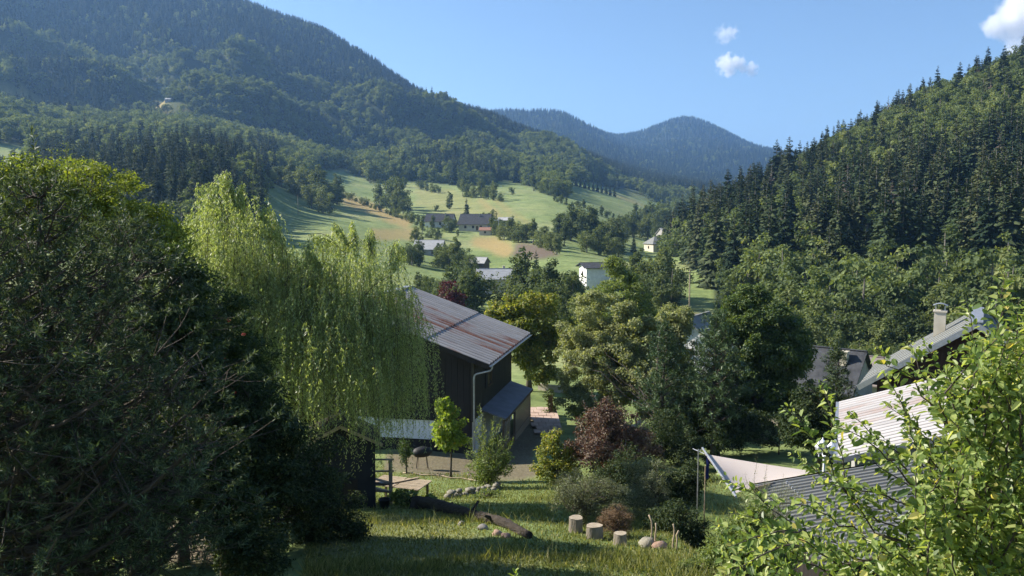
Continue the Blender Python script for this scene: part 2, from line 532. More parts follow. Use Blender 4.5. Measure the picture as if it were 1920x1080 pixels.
def clump_leaves(rg, C, rc, n_each, L, Wd, outward=0.7, flat=0.8, squash=0.75):
    """leaves gathered in uneven clumps: C centres (k,3), rc radii (k,)"""
    k = len(C)
    cnt = np.maximum(1, (n_each * (rc / rc.mean()) ** 2 * rg.uniform(.6, 1.4, k))).astype(int)
    idx = np.repeat(np.arange(k), cnt)
    n = len(idx)
    d = rand_dir(rg, n)
    d[:, 2] = np.where(rg.random(n) < 0.3, np.abs(d[:, 2]), d[:, 2])
    rad = rg.random(n) ** 0.45 * rg.uniform(.75, 1.12, n)
    P = C[idx] + d * (rad * rc[idx])[:, None] * np.array([1, 1, squash])
    N = unit(d * outward + rand_dir(rg, n) * 0.7 + np.array([0, 0, flat * 0.5]))
    T = unit(np.cross(N, rand_dir(rg, n)) + d * 0.3 + np.array([0, 0, -0.25]))
    return P, T, N, L * rg.uniform(.65, 1.25, n), Wd * rg.uniform(.7, 1.2, n)

def in_blobs(rg, blobs, k, shell=0.55):
    """points inside a set of ellipsoids (cx,cy,cz,rx,ry,rz), thicker towards the outside"""
    B = np.asarray(blobs, float)
    w = B[:, 3] * B[:, 4] + B[:, 3] * B[:, 5] + B[:, 4] * B[:, 5]
    i = rg.choice(len(B), k, p=w / w.sum())
    d = rand_dir(rg, k)
    rad = shell + (1 - shell) * rg.random(k) ** 0.6
    rad *= np.where(rg.random(k) < 0.25, rg.random(k), 1)
    return B[i, :3] + d * rad[:, None] * B[i, 3:], d

def limb_path(rg, a, b, n=5, sag=0.0, wob=0.06):
    t = np.linspace(0, 1, n)[:, None]
    a = np.asarray(a, float); b = np.asarray(b, float)
    L = np.linalg.norm(b - a)
    P = a + (b - a) * t + np.array([0, 0, 1.0]) * (np.sin(t * math.pi) * sag * L)
    P[1:-1] += rg.normal(size=(n - 2, 3)) * wob * L
    return P

def skeleton(rg, H, r0, C, ztop, nmain=60, lean=(0, 0), zlow=0.25, twig=0.012):
    """tapered trunk with limbs that reach the clump centres C (tree-local)"""
    mb = MB()
    n = 9
    t = np.linspace(0, 1, n)
    tp = np.stack([lean[0] * t + np.cumsum(rg.normal(0, .012 * H, n)) * t, lean[1] * t + np.cumsum(rg.normal(0, .012 * H, n)) * t, t * ztop], 1)
    tp[0] = (0, 0, -0.15)
    tr = r0 * (1 - t) ** 0.8 + twig
    tr[0] *= 1.35
    mb.tube(tp, tr, 9)
    order = rg.permutation(len(C))[:nmain]
    for k in order:
        c = C[k]
        hz = np.hypot(c[0], c[1])
        zz = np.clip(c[2] - hz * rg.uniform(.5, .9), zlow * ztop, 0.93 * ztop)
        j = zz / ztop * (n - 1); j0 = int(min(j, n - 2)); a = tp[j0] + (tp[j0 + 1] - tp[j0]) * (j - j0)
        rr = max(twig * 1.2, 0.45 * (r0 * (1 - zz / ztop) ** .8) * rg.uniform(.4, 1.0))
        mb.tube(limb_path(rg, a, c, 5, 0.08, 0.05), np.linspace(rr, twig * .6, 5), 5, False)
    return mb

BARK = simple('bark', (0.035, 0.028, 0.02), (0.11, 0.09, 0.07), 6, 0.9, (1, 1, .25), bump=0.02)
BARK_RED = simple('bark_reddish', (0.06, 0.03, 0.018), (0.16, 0.085, 0.05), 8, 0.9, (1, 1, .3), bump=0.02)
BARK_GREY = simple('bark_grey', (0.10, 0.09, 0.075), (0.22, 0.2, 0.17), 6, 0.9, (1, 1, .3), bump=0.015)

def broad_tree(name, label, cat, base, Y, blobs_px, seed, mat, nclump=120, rc=0.55, nleaf=90, L=0.16, Wd=0.09, r0=0.16, group=None, bark=None, lean=(0, 0), limbs=70, trunk_name='trunk', crown_name='crown', outward=0.7, ztop=None, squash=0.75, shell=0.55):
    """blobs_px: crown masses (px, py, rx px, ry px, depth offset m) placed Y ahead"""
    rg = rng(seed)
    base = np.asarray(base, float)
    bl = []
    for (px, py, rx, ry, dy) in blobs_px:
        c = at(px, py, Y + dy) - base
        s = (Y + dy) / F
        bl.append((*c, rx * s, min(rx, 1.3 * ry) * s * 0.95, ry * s))
    bl = np.array(bl)
    H = (bl[:, 2] + bl[:, 5]).max()
    C, d = in_blobs(rg, bl, nclump, shell)
    lo = C[:, 2] < 0.06 * H
    C[lo, 2] = 0.06 * H + rg.random(lo.sum()) * 0.1 * H
    rcs = rc * rg.uniform(.55, 1.35, len(C))
    P, T, N, l, w = clump_leaves(rg, C, rcs, nleaf, L, Wd, outward, squash=squash)
    ok = P[:, 2] > 0.02
    V, Fa = leaf_geo(P[ok], T[ok], N[ok], l[ok], w[ok])
    t = thing(name, label, cat, tuple(base), 0, group)
    link(crown_name, mesh_np(crown_name, V, Fa), mat, t)
    skeleton(rg, H, r0, C, ztop or H * 0.86, limbs, lean).build(trunk_name, bark or BARK, t, True)
    return t

def proto_broad(seed, H=10.0, Rr=4.0, nclump=34, nleaf=26, L=0.95, Wd=0.62, tall=1.0, conic=0.0):
    """mesh of a whole distant broadleaf tree, two materials: leaves, bark"""
    rg = rng(seed)
    zc = H * (0.50)
    bl = [(rg.normal(0, .18 * Rr), rg.normal(0, .18 * Rr), zc + rg.uniform(-.06, .06) * H, Rr * .92, Rr * .92, H * .45)]
    for k in range(5):
        a = rg.uniform(0, 6.28); q = rg.uniform(.3, .6) * Rr
        bl.append((q * math.cos(a), q * math.sin(a), rg.uniform(.22, .8) * H, Rr * rg.uniform(.4, .62), Rr * rg.uniform(.4, .6), H * rg.uniform(.14, .24)))
    C, _ = in_blobs(rg, bl, nclump, 0.75)
    C[:, 2] = np.clip(C[:, 2], .1 * H, H)
    if conic:
        f = 1 - conic * C[:, 2:3] / H
        C[:, :2] *= f
    rcs = Rr * 0.30 * rg.uniform(.6, 1.35, len(C))
    P, T, N, l, w = clump_leaves(rg, C, rcs, nleaf, L, Wd, 1.1, .9)
    V, Fa = leaf_geo(P, T, N, l, w, .1)
    V2, F2 = tube_np([(0, 0, -1.5), (0.1, 0, .25 * H), (0, .1, .6 * H), (0, 0, .85 * H)], [.028 * H, .02 * H, .012 * H, .004 * H], 6)
    return two_mat('tree', V, Fa, V2, F2)

def two_mat(name, V, Fa, V2, F2):
    me = mesh_np(name, np.vstack([V, V2]), [Fa, F2 + len(V)])
    mi = np.zeros(len(me.polygons), np.int32); mi[len(Fa):] = 1
    me.polygons.foreach_set('material_index', mi)
    return me

def proto_spruce(seed, H=20.0, Rr=3.0, whorls=26, per=9, sparse=0.0):
    """mesh of a whole distant spruce: whorls of drooping boughs made of needle sprays"""
    rg = rng(seed)
    Ps, Ts, Ns, Ls, Ws = [], [], [], [], []
    for i in range(whorls):
        f = (i + rg.uniform(-.3, .3)) / whorls
        z = H * (.06 + .93 * f)
        ln = Rr * (1 - f) ** 0.85 * rg.uniform(.75, 1.15) + .25
        for k in range(per if f < .8 else max(4, per - 3)):
            if rg.random() < sparse: continue
            a = rg.uniform(0, 6.28)
            q = ln * rg.uniform(.6, 1.1)
            dr = -rg.uniform(.15, .5) if f < .75 else rg.uniform(-.1, .5)
            d = np.array([math.cos(a), math.sin(a), dr]); d /= np.linalg.norm(d)
            b0 = np.array([0, 0, z + rg.uniform(-.3, .3)])
            m = 3
            for s in range(m):
                p = b0 + d * q * (s + .1) / m
                side = np.array([-math.sin(a), math.cos(a), 0]) * rg.uniform(-.5, .5)
                Ps.append(p); Ts.append(d + side + np.array([0, 0, -.12 * s])); Ns.append(np.array([0, 0, 1.0]) + rg.normal(size=3) * .45 + d * .5)
                Ls.append(q * rg.uniform(.5, .75)); Ws.append((q * .45 + .18) * rg.uniform(.7, 1.2))
    V, Fa = leaf_geo(np.array(Ps), np.array(Ts), np.array(Ns), np.array(Ls), np.array(Ws), -.15)
    V2, F2 = tube_np([(0, 0, -1.5), (0, 0, .4 * H), (0, 0, .98 * H)], [.013 * H, .009 * H, .0015 * H], 6)
    return two_mat('tree', V, Fa, V2, F2)

LM_HILL = leafmat('leaves_hillside', [(0.0, (0.042, 0.062, 0.027)), (0.45, (0.08, 0.105, 0.042)), (0.75, (0.115, 0.145, 0.055)), (1.0, (0.19, 0.20, 0.075))], 0.36, inst=0.72, spec=.15, rough=.7)
LM_SPRUCE = leafmat('needles_spruce', [(0.0, (0.010, 0.019, 0.011)), (0.5, (0.030, 0.046, 0.021)), (1.0, (0.078, 0.085, 0.04))], 0.1, inst=0.75, spec=.08, rough=.8)
LM_FAR = leafmat('leaves_far_forest', [(0.0, (0.028, 0.048, 0.018)), (0.5, (0.05, 0.08, 0.027)), (1.0, (0.09, 0.115, 0.04))], 0.22, inst=0.5)
LM_VAL = leafmat('leaves_valley', [(0.0, (0.036, 0.052, 0.024)), (0.5, (0.066, 0.088, 0.036)), (1.0, (0.14, 0.16, 0.066))], 0.36, inst=0.55, spec=.15, rough=.7)

def with_mats(me, a, b=None):
    me.materials.append(a); me.materials.append(b or BARK_GREY)
    return me
PB = [with_mats(proto_broad(100 + i, 12, 3.6 + .5 * (i % 3), 40, 30, 0.8, .55), LM_HILL) for i in range(5)]
PB += [with_mats(proto_broad(120 + i, 14, 3.0, 40, 30, 0.8, .5, conic=.4), LM_HILL) for i in range(2)]
PS = [with_mats(proto_spruce(140 + i, 20, 3.3 + .5 * (i % 3), 30, 11), LM_SPRUCE) for i in range(5)]
LM_DEAD = leafmat('dead_needles', [(0.0, (0.05, 0.04, 0.032)), (1.0, (0.12, 0.10, 0.08))], 0.05, inst=.5, spec=.05, rough=.9)
PS += [with_mats(proto_spruce(150, 20, 2.6, 26, 8, .3), LM_DEAD)]
PV = [with_mats(proto_broad(160 + i, 12, 4.0 + .5 * (i % 3), 60, 42, 0.62, .42), LM_VAL) for i in range(5)]
PV += [with_mats(proto_broad(170 + i, 14, 2.9, 60, 40, 0.6, .4, conic=.35), LM_VAL) for i in range(3)]
PF = [with_mats(proto_broad(180 + i, 11, 4.4, 24, 16, 1.6, 1.1), LM_FAR) for i in range(4)]

def tree_obj(name, me, p, h, rot, label, cat, group, hm, sink=0.0):
    o = link(name, me)
    s = h / hm
    o.location = (p[0], p[1], p[2] - sink * h); o.rotation_euler = (0, 0, rot); o.scale = (s, s, s)
    return tag(o, label, cat, group)

# ---------------------------------------------------------------- scattering on the slopes
def scatter_region(seed, az0, az1, r0, r1, spacing):
    rg = rng(seed)
    area = 0.5 * (az1 - az0) * (r1 ** 2 - r0 ** 2)
    n = int(area / spacing ** 2)
    az = rg.uniform(az0, az1, n); r = np.sqrt(rg.uniform(r0 ** 2, r1 ** 2, n))
    x, y = r * np.sin(az), r * np.cos(az)
    return rg, np.stack([x, y, ground(x, y)], 1), az, r

def visible(P, h):
    """could the camera see the top of a tree of height h standing at P over the bare terrain?"""
    r = np.hypot(P[:, 0], P[:, 1]); e = (P[:, 2] + h) / r
    az = np.arctan2(P[:, 0], P[:, 1])
    k = np.linspace(0.02, 0.985, 60)
    m = np.full(len(P), -9.0)
    for t in k:
        rr = np.maximum(r * t, 1.0)
        m = np.maximum(m, ground(rr * np.sin(az), rr * np.cos(az)) / rr)
    return e > m

def forest_object(name, label, pts, scl, rot, idx, protos):
    """one forest mass: a cloud of points that a geometry-nodes group turns into trees"""
    me = bpy.data.meshes.new(name)
    me.vertices.add(len(pts)); me.vertices.foreach_set('co', np.asarray(pts, np.float32).ravel())
    for nm, dat in (('tscale', scl), ('trot', rot)):
        a = me.attributes.new(nm, 'FLOAT', 'POINT'); a.data.foreach_set('value', np.asarray(dat, np.float32))
    a = me.attributes.new('tidx', 'INT', 'POINT'); a.data.foreach_set('value', np.asarray(idx, np.int32))
    o = link(name, me)
    ng = bpy.data.node_groups.new(name + '_trees', 'GeometryNodeTree')
    ng.interface.new_socket('Geometry', in_out='INPUT', socket_type='NodeSocketGeometry')
    ng.interface.new_socket('Geometry', in_out='OUTPUT', socket_type='NodeSocketGeometry')
    N, Lk = ng.nodes, ng.links
    gi, go = N.new('NodeGroupInput'), N.new('NodeGroupOutput')
    mp = N.new('GeometryNodeMeshToPoints'); Lk.new(gi.outputs[0], mp.inputs[0])
    g2i = N.new('GeometryNodeGeometryToInstance')
    for pr in protos[::-1]:
        oi = N.new('GeometryNodeObjectInfo'); oi.inputs[0].default_value = pr; oi.inputs[1].default_value = False
        oi.transform_space = 'ORIGINAL'
        Lk.new(oi.outputs['Geometry'], g2i.inputs[0])
    iop = N.new('GeometryNodeInstanceOnPoints')
    iop.inputs['Pick Instance'].default_value = True
    Lk.new(mp.outputs[0], iop.inputs['Points']); Lk.new(g2i.outputs[0], iop.inputs['Instance'])
    def attr(nm, ty):
        a = N.new('GeometryNodeInputNamedAttribute'); a.data_type = ty; a.inputs[0].default_value = nm
        return a.outputs[0]
    Lk.new(attr('tidx', 'INT'), iop.inputs['Instance Index'])
    cx = N.new('ShaderNodeCombineXYZ'); Lk.new(attr('trot', 'FLOAT'), cx.inputs[2]); Lk.new(cx.outputs[0], iop.inputs['Rotation'])
    Lk.new(attr('tscale', 'FLOAT'), iop.inputs['Scale'])
    Lk.new(iop.outputs[0], go.inputs[0])
    md = o.modifiers.new('trees', 'NODES'); md.node_group = ng
    return tag(o, label, 'forest', None, 'stuff')

# right hillside: a few hundred trees as single objects, the rest of the wood as one mass
def hillside():
    rg, P, az, r = scatter_region(21, 0.17, 0.68, 128, 590, 4.4)
    edge = np.interp(az, [0.17, 0.20, 0.235, 0.26, 0.30, 0.36, 0.5, 0.7], [400, 330, 215, 178, 172, 150, 135, 140])
    px, py, _ = project(P)
    keep = r > edge
    keep &= ~((px < 1262) & (r > 400))
    keep &= visible(P, 14) & (px < 2080)
    P, az, r = P[keep], az[keep], r[keep]
    # drop trees that crowd a larger neighbour
    px, py, _ = project(P)
    mixv = fbm(P[:, 0] * .022, P[:, 1] * .022, 31, 3) + rg.normal(0, .28, len(P))
    up = (r - 170) / 380
    spruce = mixv > (-.1 + .45 * np.clip(up - .62, 0, 1) + .9 * (r < 200) + 0.5 * sstep(.48, .6, az) * (up > .3))
    hs = np.where(spruce, 11 + 18 * rg.beta(2, 2, len(P)), 7 + 12 * rg.beta(2, 2.2, len(P)))
    hs = hs * np.where(r > 390, .78, 1.0) * np.where(~spruce & (r < 240), .85, 1.0)
    keep = rg.random(len(P)) < .88 + .25 * fbm(P[:, 0] * .06, P[:, 1] * .06, 33, 3)
    P, r, spruce, hs, px, py = P[keep], r[keep], spruce[keep], hs[keep], px[keep], py[keep]
    rot = rg.uniform(0, 6.28, len(P))
    pick = np.where(spruce, np.where(rg.random(len(P)) < .05, 5, rg.integers(0, 5, len(P))), rg.integers(0, len(PB), len(P)))
    view = (px > 1200) & (px < 1935) & (py - hs / r * F < 700)
    size = hs / r * view
    so_, bo_ = [], []
    for want, lst, nmax in ((True, so_, 230), (False, bo_, 110)):
        c = np.where((spruce == want) & view)[0]
        lst.extend(c[np.argsort(-size[c])][:nmax])
    tall = np.median(hs[so_]); tallb = np.median(hs[bo_])
    def where(k):
        v = 'just below the ridge of' if r[k] > 400 else ('at the foot of' if r[k] < 235 else 'halfway up')
        return v, ('above the farm cottage' if math.atan2(P[k, 0], P[k, 1]) < .37 else 'behind the grey roofed house')
    for k in so_:
        v, w = where(k); h = 'tall dark spruce' if hs[k] > tall else 'shorter dark spruce'
        tree_obj('spruce_tree', PS[pick[k]], P[k], hs[k], rot[k], f'{h} {v} the wooded hillside {w}', 'spruce', f'{h} trees {v} the hillside {w}', 20)
    for k in bo_:
        v, w = where(k); h = 'large rounded broadleaf tree' if hs[k] > tallb else 'small rounded broadleaf tree'
        tree_obj('broadleaf_tree', PB[pick[k]], P[k], hs[k], rot[k], f'{h} {v} the wooded hillside {w}', 'tree', f'{h} {v} the hillside {w}', 12)
    rest = np.ones(len(P), bool); rest[so_] = False; rest[bo_] = False
    protoS = [next(o for o in COL.objects if o.data == m) for m in PS]
    protoB = [next(o for o in COL.objects if o.data == m) for m in PB]
    idx = np.where(spruce, pick, pick + len(PS))
    scl = hs / np.where(spruce, 20., 12.)
    forest_object('hillside_forest', 'mixed spruce and broadleaf wood covering the upper steep hillside', P[rest], scl[rest], rot[rest], idx[rest], protoS + protoB)
    return protoS, protoB
PSO, PBO = hillside()

def far_forest():
    # wooded mountain side on the left and the valley head
    pts, scs, rots, idxs = [], [], [], []
    protos = PBO[:5] + PSO[:3]
    nb = 5
    for seed, az0, az1, r0, r1, sp, hk in ((40, -.66, -.22, 240, 560, 6.5, 1.0), (41, -.66, .30, 560, 1300, 8.0, 1.2), (42, -.66, .22, 1300, 2000, 9.5, 1.25), (43, -.06, .36, 1300, 3000, 14.0, 1.25), (44, -.06, .36, 3000, 4700, 21.0, 1.45)):
        rg, P, az, r = scatter_region(seed, az0, az1, r0, r1, sp)
        px, py, _ = project(P)
        md = np.zeros(len(P), bool)
        for poly, a, b in MEADOWS:
            md |= inpoly(px, py, poly) & (r > a) & (r < b)
        wood = ~md & ((r > 640) | (inpoly(px, py, [(55, 330), (60, 300), (100, 240), (480, 240), (522, 330), (508, 372), (490, 420), (470, 470), (-60, 470), (-60, 345)]) & (r > 240)))
        wood &= ~((px > 1250) & (r < 900))
        gap = fbm(P[:, 0] * .02, P[:, 1] * .02, 77, 3)
        wood &= ~((gap > .5) & (r < 900) & (px > 700))
        wood &= visible(P, 12)
        P, r, px, py = P[wood], r[wood], px[wood], py[wood]
        s_ = fbm(P[:, 0] * .012, P[:, 1] * .012, 55, 3) + rg.normal(0, .2, len(P))
        spr = (s_ > .42) | ((px < 520) & (py > 290) & (rg.random(len(P)) < .55)) | ((r > 1400) & (rg.random(len(P)) < .85))
        h = np.where(spr, rg.uniform(13, 20, len(P)), rg.uniform(8.5, 15, len(P))) * hk
        pts.append(P); rots.append(rg.uniform(0, 6.28, len(P)))
        idxs.append(np.where(spr, nb + rg.integers(0, 3, len(P)), rg.integers(0, nb, len(P))))
        scs.append(h / np.where(spr, 20., 12.))
    P = np.vstack(pts)
    print('far trees', len(P))
    forest_object('mountain_forest', 'dense hazy forest covering the mountain side beyond the meadows', P, np.concatenate(scs), np.concatenate(rots), np.concatenate(idxs), protos)
far_forest()
# ---------------------------------------------------------------- building blocks for houses
M_WOODDK = simple('dark_stained_boards', (0.012, 0.010, 0.009), (0.030, 0.024, 0.019), 2.5, 0.75, (6, 6, .4), bump=0.004)
M_OLIVE = simple('olive_brown_boards', (0.035, 0.032, 0.021), (0.065, 0.058, 0.038), 2.0, 0.8, (5, 5, .3), bump=0.004)
M_PLASTER = simple('white_plaster', (0.62, 0.62, 0.60), (0.80, 0.80, 0.78), 1.2, 0.9, bump=0.005)
M_CREAM = simple('cream_render', (0.42, 0.38, 0.30), (0.58, 0.53, 0.43), 1.0, 0.9, bump=0.005)
M_STONEW = simple('pale_rubble_wall', (0.30, 0.27, 0.22), (0.52, 0.47, 0.40), 1.6, 0.95, bump=0.03, bscale=3)
M_GREYW = simple('grey_render', (0.22, 0.21, 0.20), (0.36, 0.35, 0.33), 0.9, 0.9, bump=0.006)
M_SLATE = simple('dark_slate', (0.035, 0.037, 0.042), (0.075, 0.078, 0.085), 1.5, 0.9, bump=0.01, spec=.08)
M_PALEROOF = simple('pale_weathered_sheet', (0.30, 0.30, 0.30), (0.42, 0.42, 0.41), 0.8, 0.85, (1, 4, 1), spec=.1)
M_REDROOF = simple('red_brown_tiles', (0.20, 0.10, 0.07), (0.34, 0.19, 0.13), 2.5, 0.85, bump=0.02)
M_GREYROOF = simple('grey_coated_roof', (0.14, 0.145, 0.138), (0.21, 0.215, 0.20), 0.7, 0.75, (1, 3, 1), spec=.15)
M_FRAME = simple('brown_frame', (0.06, 0.035, 0.02), (0.12, 0.075, 0.045), 5, 0.7)
M_WHITEP = simple('white_paint', (0.72, 0.73, 0.74), (0.82, 0.82, 0.82), 3, 0.5)
M_STEEL = simple('galvanised_steel', (0.32, 0.33, 0.34), (0.46, 0.47, 0.48), 5, 0.42, metal=0.6)
M_WOODP = simple('weathered_pale_wood', (0.26, 0.20, 0.13), (0.44, 0.35, 0.24), 3, 0.8, (1.0, 6, 6), bump=0.003)
M_WOODM = simple('brown_wood', (0.10, 0.07, 0.045), (0.20, 0.15, 0.10), 3, 0.85, (3, 3, .5), bump=0.004)
def glassmat():
    m, nt, b = mat_new('window_glass')
    n = noise(nt, 1.5, 2, objcoord(nt))
    r = ramp(nt, [(0, (0.010, 0.012, 0.014)), (1, (0.03, 0.034, 0.04))])
    nt.links.new(n.outputs[0], r.inputs[0]); nt.links.new(r.outputs[0], b.inputs['Base Color'])
    b.inputs['Roughness'].default_value = 0.08
    return m
M_GLASS = glassmat()

def window(parent, face, a, z, w, h, d2, w2, fm=None):
    """face S/N: the long walls (y = -+d2), E/W: the gables (x = +-w2); a = place along the wall"""
    def P(u, v, off):
        return {'S': (u, -d2 - off, v), 'N': (u, d2 + off, v), 'E': (w2 + off, u, v), 'W': (-w2 - off, u, v)}[face]
    def S(su, sv, so_):
        return (su, so_, sv) if face in 'SN' else (so_, su, sv)
    fr = MB()
    t = 0.09
    fr.box(P(a, z + h / 2 + t / 2, .03), S(w + 2 * t, t, .1)); fr.box(P(a, z - h / 2 - t / 2, .04), S(w + 2 * t, t, .12))
    for s in (-1, 1):
        fr.box(P(a + s * (w / 2 + t / 2), z, .03), S(t, h, .1))
    fr.box(P(a, z, .025), S(.06, h, .06))
    f = fr.build('window', fm or M_FRAME, parent)
    MB().box(P(a, z, .01), S(w, h, .02)).build('pane', M_GLASS, f)
    return f

def gable_house(name, label, loc, rotz, w, d, h, rh, over=0.5, wall=None, roof=None, wins=(), chim=None, door=None, down=2.5, group=None, hip=0.0, cat='house'):
    t = thing(name, label, cat, tuple(loc), rotz, group)
    w2, d2 = w / 2, d / 2
    hp = hip * w2
    mb = MB()
    if hip:
        mb.prism([(-w2, -d2, -down), (w2, -d2, -down), (w2, d2, -down), (-w2, d2, -down)], (0, 0, h + down))
    else:
        mb.prism([(-w2, -d2, -down), (-w2, d2, -down), (-w2, d2, h), (-w2, 0, h + rh - .02), (-w2, -d2, h)], (w, 0, 0))
    mb.build('wall', wall or M_CREAM, t)
    rb = MB()
    th = 0.14; sl = rh / d2
    x0, y0, z0 = w2 + over, d2 + over, h - sl * over
    for s in (-1, 1):
        lo = [(-x0, s * y0, z0), (x0, s * y0, z0)]; hi = [(x0 - hp, 0, h + rh), (-x0 + hp, 0, h + rh)]
        rb.prism(lo + hi if s < 0 else (lo + hi)[::-1], (0, 0, th))
        if hip:
            q = [(s * x0, -y0, z0), (s * x0, y0, z0), (s * (x0 - hp), 0, h + rh)]
            rb.prism(q if s > 0 else q[::-1], (0, 0, th))
    rf = rb.build('roof', roof or M_SLATE, t)
    if not hip:
        rc_ = MB(); rc_.bar((-x0 - .01, 0, h + rh + th), (x0 + .01, 0, h + rh + th), .32, .06); rc_.build('ridge_cap', roof or M_SLATE, rf)
    for wd in wins:
        window(t, wd[0], wd[1], wd[2], wd[3], wd[4], d2, w2)
    if door:
        fc, a, ww, hh = door
        b = MB()
        pos = {'S': (a, -d2 - .02, hh / 2), 'N': (a, d2 + .02, hh / 2), 'E': (w2 + .02, a, hh / 2), 'W': (-w2 - .02, a, hh / 2)}[fc]
        b.box(pos, (ww, .08, hh) if fc in 'SN' else (.08, ww, hh))
        b.build('door', M_FRAME, t)
    if chim:
        cx_, cy_, ch = chim
        b = MB(); zb = h + rh - abs(cy_) * sl - .4
        b.box((cx_, cy_, zb + (ch + .4) / 2), (.6, .6, ch + .4)); b.box((cx_, cy_, zb + ch + .46), (.76, .76, .1))
        b.build('chimney', M_CREAM, rf)
    return t

# ---------------------------------------------------------------- far houses
def far_houses():
    def G(px, py, r0=150): return ong(px, py, r0)
    W2 = lambda fs: [(f, a, z, 1.0, 1.2) for f, a, z in fs]
    gable_house('hamlet_house', 'big dark slate roofed farmhouse with a sunlit pale gable in the hamlet', G(893, 432), R(-14), 15, 11, 3.4, 4.6, .7, M_CREAM, M_SLATE, W2([('S', -4, 1.7), ('S', 0, 1.7), ('S', 4, 1.7), ('W', -2, 1.8), ('W', 2, 1.8)]), (2, -1.5, 1.3), ('S', 2, 1.1, 2.1))
    gable_house('hamlet_house', 'long dark roofed house behind garden trees at the end of the hamlet', G(826, 425), R(-10), 14, 9, 3.0, 3.6, .6, M_PLASTER, M_SLATE, W2([('S', -4, 1.6), ('S', 1, 1.6), ('W', 0, 1.6)]), (3, -1, 1.2))
    gable_house('garden_hut', 'small hut with a red brown roof below the big slate roof', G(911, 441), R(-8), 5.5, 4.5, 2.3, 1.3, .35, M_CREAM, M_REDROOF, [('S', 0, 1.3, .8, .8)])
    gable_house('field_shed', 'little pale roofed shed beside the field track above the hamlet', G(948, 421), R(-20), 7, 5, 2.2, 1.4, .4, M_GREYW, M_PALEROOF, [('S', 0, 1.2, .8, .8)])
    gable_house('low_barn', 'low barn with a pale grey sheet roof among trees below the hamlet', G(806, 478), R(-6), 10, 8, 2.4, 3.0, .5, M_GREYW, M_PALEROOF, W2([('S', -2, 1.2), ('S', 2, 1.2)]))
    gable_house('valley_cabin', 'tiny cabin with a light roof half hidden by valley trees', G(897, 508), R(-20), 5.5, 5, 2.6, 1.6, .4, M_WOODM, M_PALEROOF, [('S', 0, 1.4, .8, .8)])
    gable_house('stone_house', 'pale stone house with a brown door on the valley floor', G(930, 548), R(6), 9, 6.5, 3.6, 2.2, .4, M_STONEW, M_PALEROOF, [('S', 2.5, 2.2, .9, 1.1), ('S', -2.6, 2.2, .9, 1.1), ('E', 0, 2.2, .8, 1.0)], (2, 0.6, 1.0), ('S', -.6, 1.1, 2.1))
    gable_house('white_house', 'white walled house with a flat dark overhanging roof in the valley', G(1124, 540), R(10), 8.5, 7, 5.2, 0.9, .8, M_PLASTER, M_SLATE, [('S', 2.8, 3.6, .9, 1.1), ('W', 0, 3.4, 1.0, 1.2)])
    gable_house('farm_cottage', 'square cream cottage with a grey hipped roof by the foot of the wooded hill', G(1233, 472), R(18), 10, 10, 4.2, 3.2, .6, M_CREAM, M_GREYROOF, W2([('S', -2.5, 2.2), ('S', 2.2, 2.2), ('W', 0, 2.2)]), None, ('S', 0.2, 1.1, 2.1), hip=.75)
    gable_house('farm_barn', 'large barn with a pale metal roof behind the square cream cottage', G(1258, 461) + np.array([6, 16, 0.5]), R(14), 19, 12, 5.5, 3.2, .6, M_GREYW, M_PALEROOF, W2([('S', -4, 3), ('S', 4, 3)]))
    gable_house('mountain_hut', 'small hut with a pale roof on the dry field high on the wooded mountain', G(317, 190, 700), R(-10), 7, 5, 1.8, 1.8, .4, M_GREYW, M_PALEROOF, [('S', 0, .9, .8, .8)])
    gable_house('village_house', 'grey roofed white house glimpsed behind the small pine', gpt(1306, 92), R(58), 6.5, 6.5, 3.4, 2.6, .5, M_PLASTER, M_GREYROOF, [('W', 0, 2.2, 1, 1.2), ('S', 1, 2, 1, 1.2)])
    gable_house('village_house', 'house with a plain taupe roof below the wooded hill', gpt(1608, 84), R(-38), 6.5, 6, 1.6, 2.0, .4, M_GREYW, M_REDGREY, [('S', 0, .8, 1, .8)])
    gable_house('village_house', 'dark roofed house with a steel stove pipe beside the round linden', gpt(1545, 76), R(-40), 6.5, 6, 1.7, 3.0, .4, M_GREYW, M_SLATE, [('S', 0, .8, 1, .9)], (2, -1, 1.0))
M_REDGREY = simple('taupe_roof', (0.17, 0.14, 0.13), (0.25, 0.21, 0.19), 0.8, 0.75, (1, 4, 1))
far_houses()

def poles():
    def pole(px, py, h, label, lamp=False, r0=100):
        p = ong(px, py, r0)
        t = thing('utility_pole', label, 'pole', tuple(p))
        MB().tube([(0, 0, -.5), (0, 0, h)], [.16, .11], 8).build('post', M_STEEL if lamp else M_WOODP, t)
        if lamp:
            MB().bar((0, 0, h), (-1.4, -.3, h + .15), .12, .1).box((-1.6, -.35, h + .12), (.9, .35, .14)).build('lamp_head', M_WHITEP, t)
        else:
            MB().bar((-.8, 0, h - .4), (.8, 0, h - .4), .1, .12).build('cross_arm', M_WOODM, t)
    pole(1292, 597, 9.0, 'tall pale wooden pole beside the road at the wood edge')
    pole(935, 444, 7.5, 'white street lamp beside the hamlet trees', True)
    pole(559, 402, 9.0, 'wooden pole standing on the shaded field above the willow')
poles()

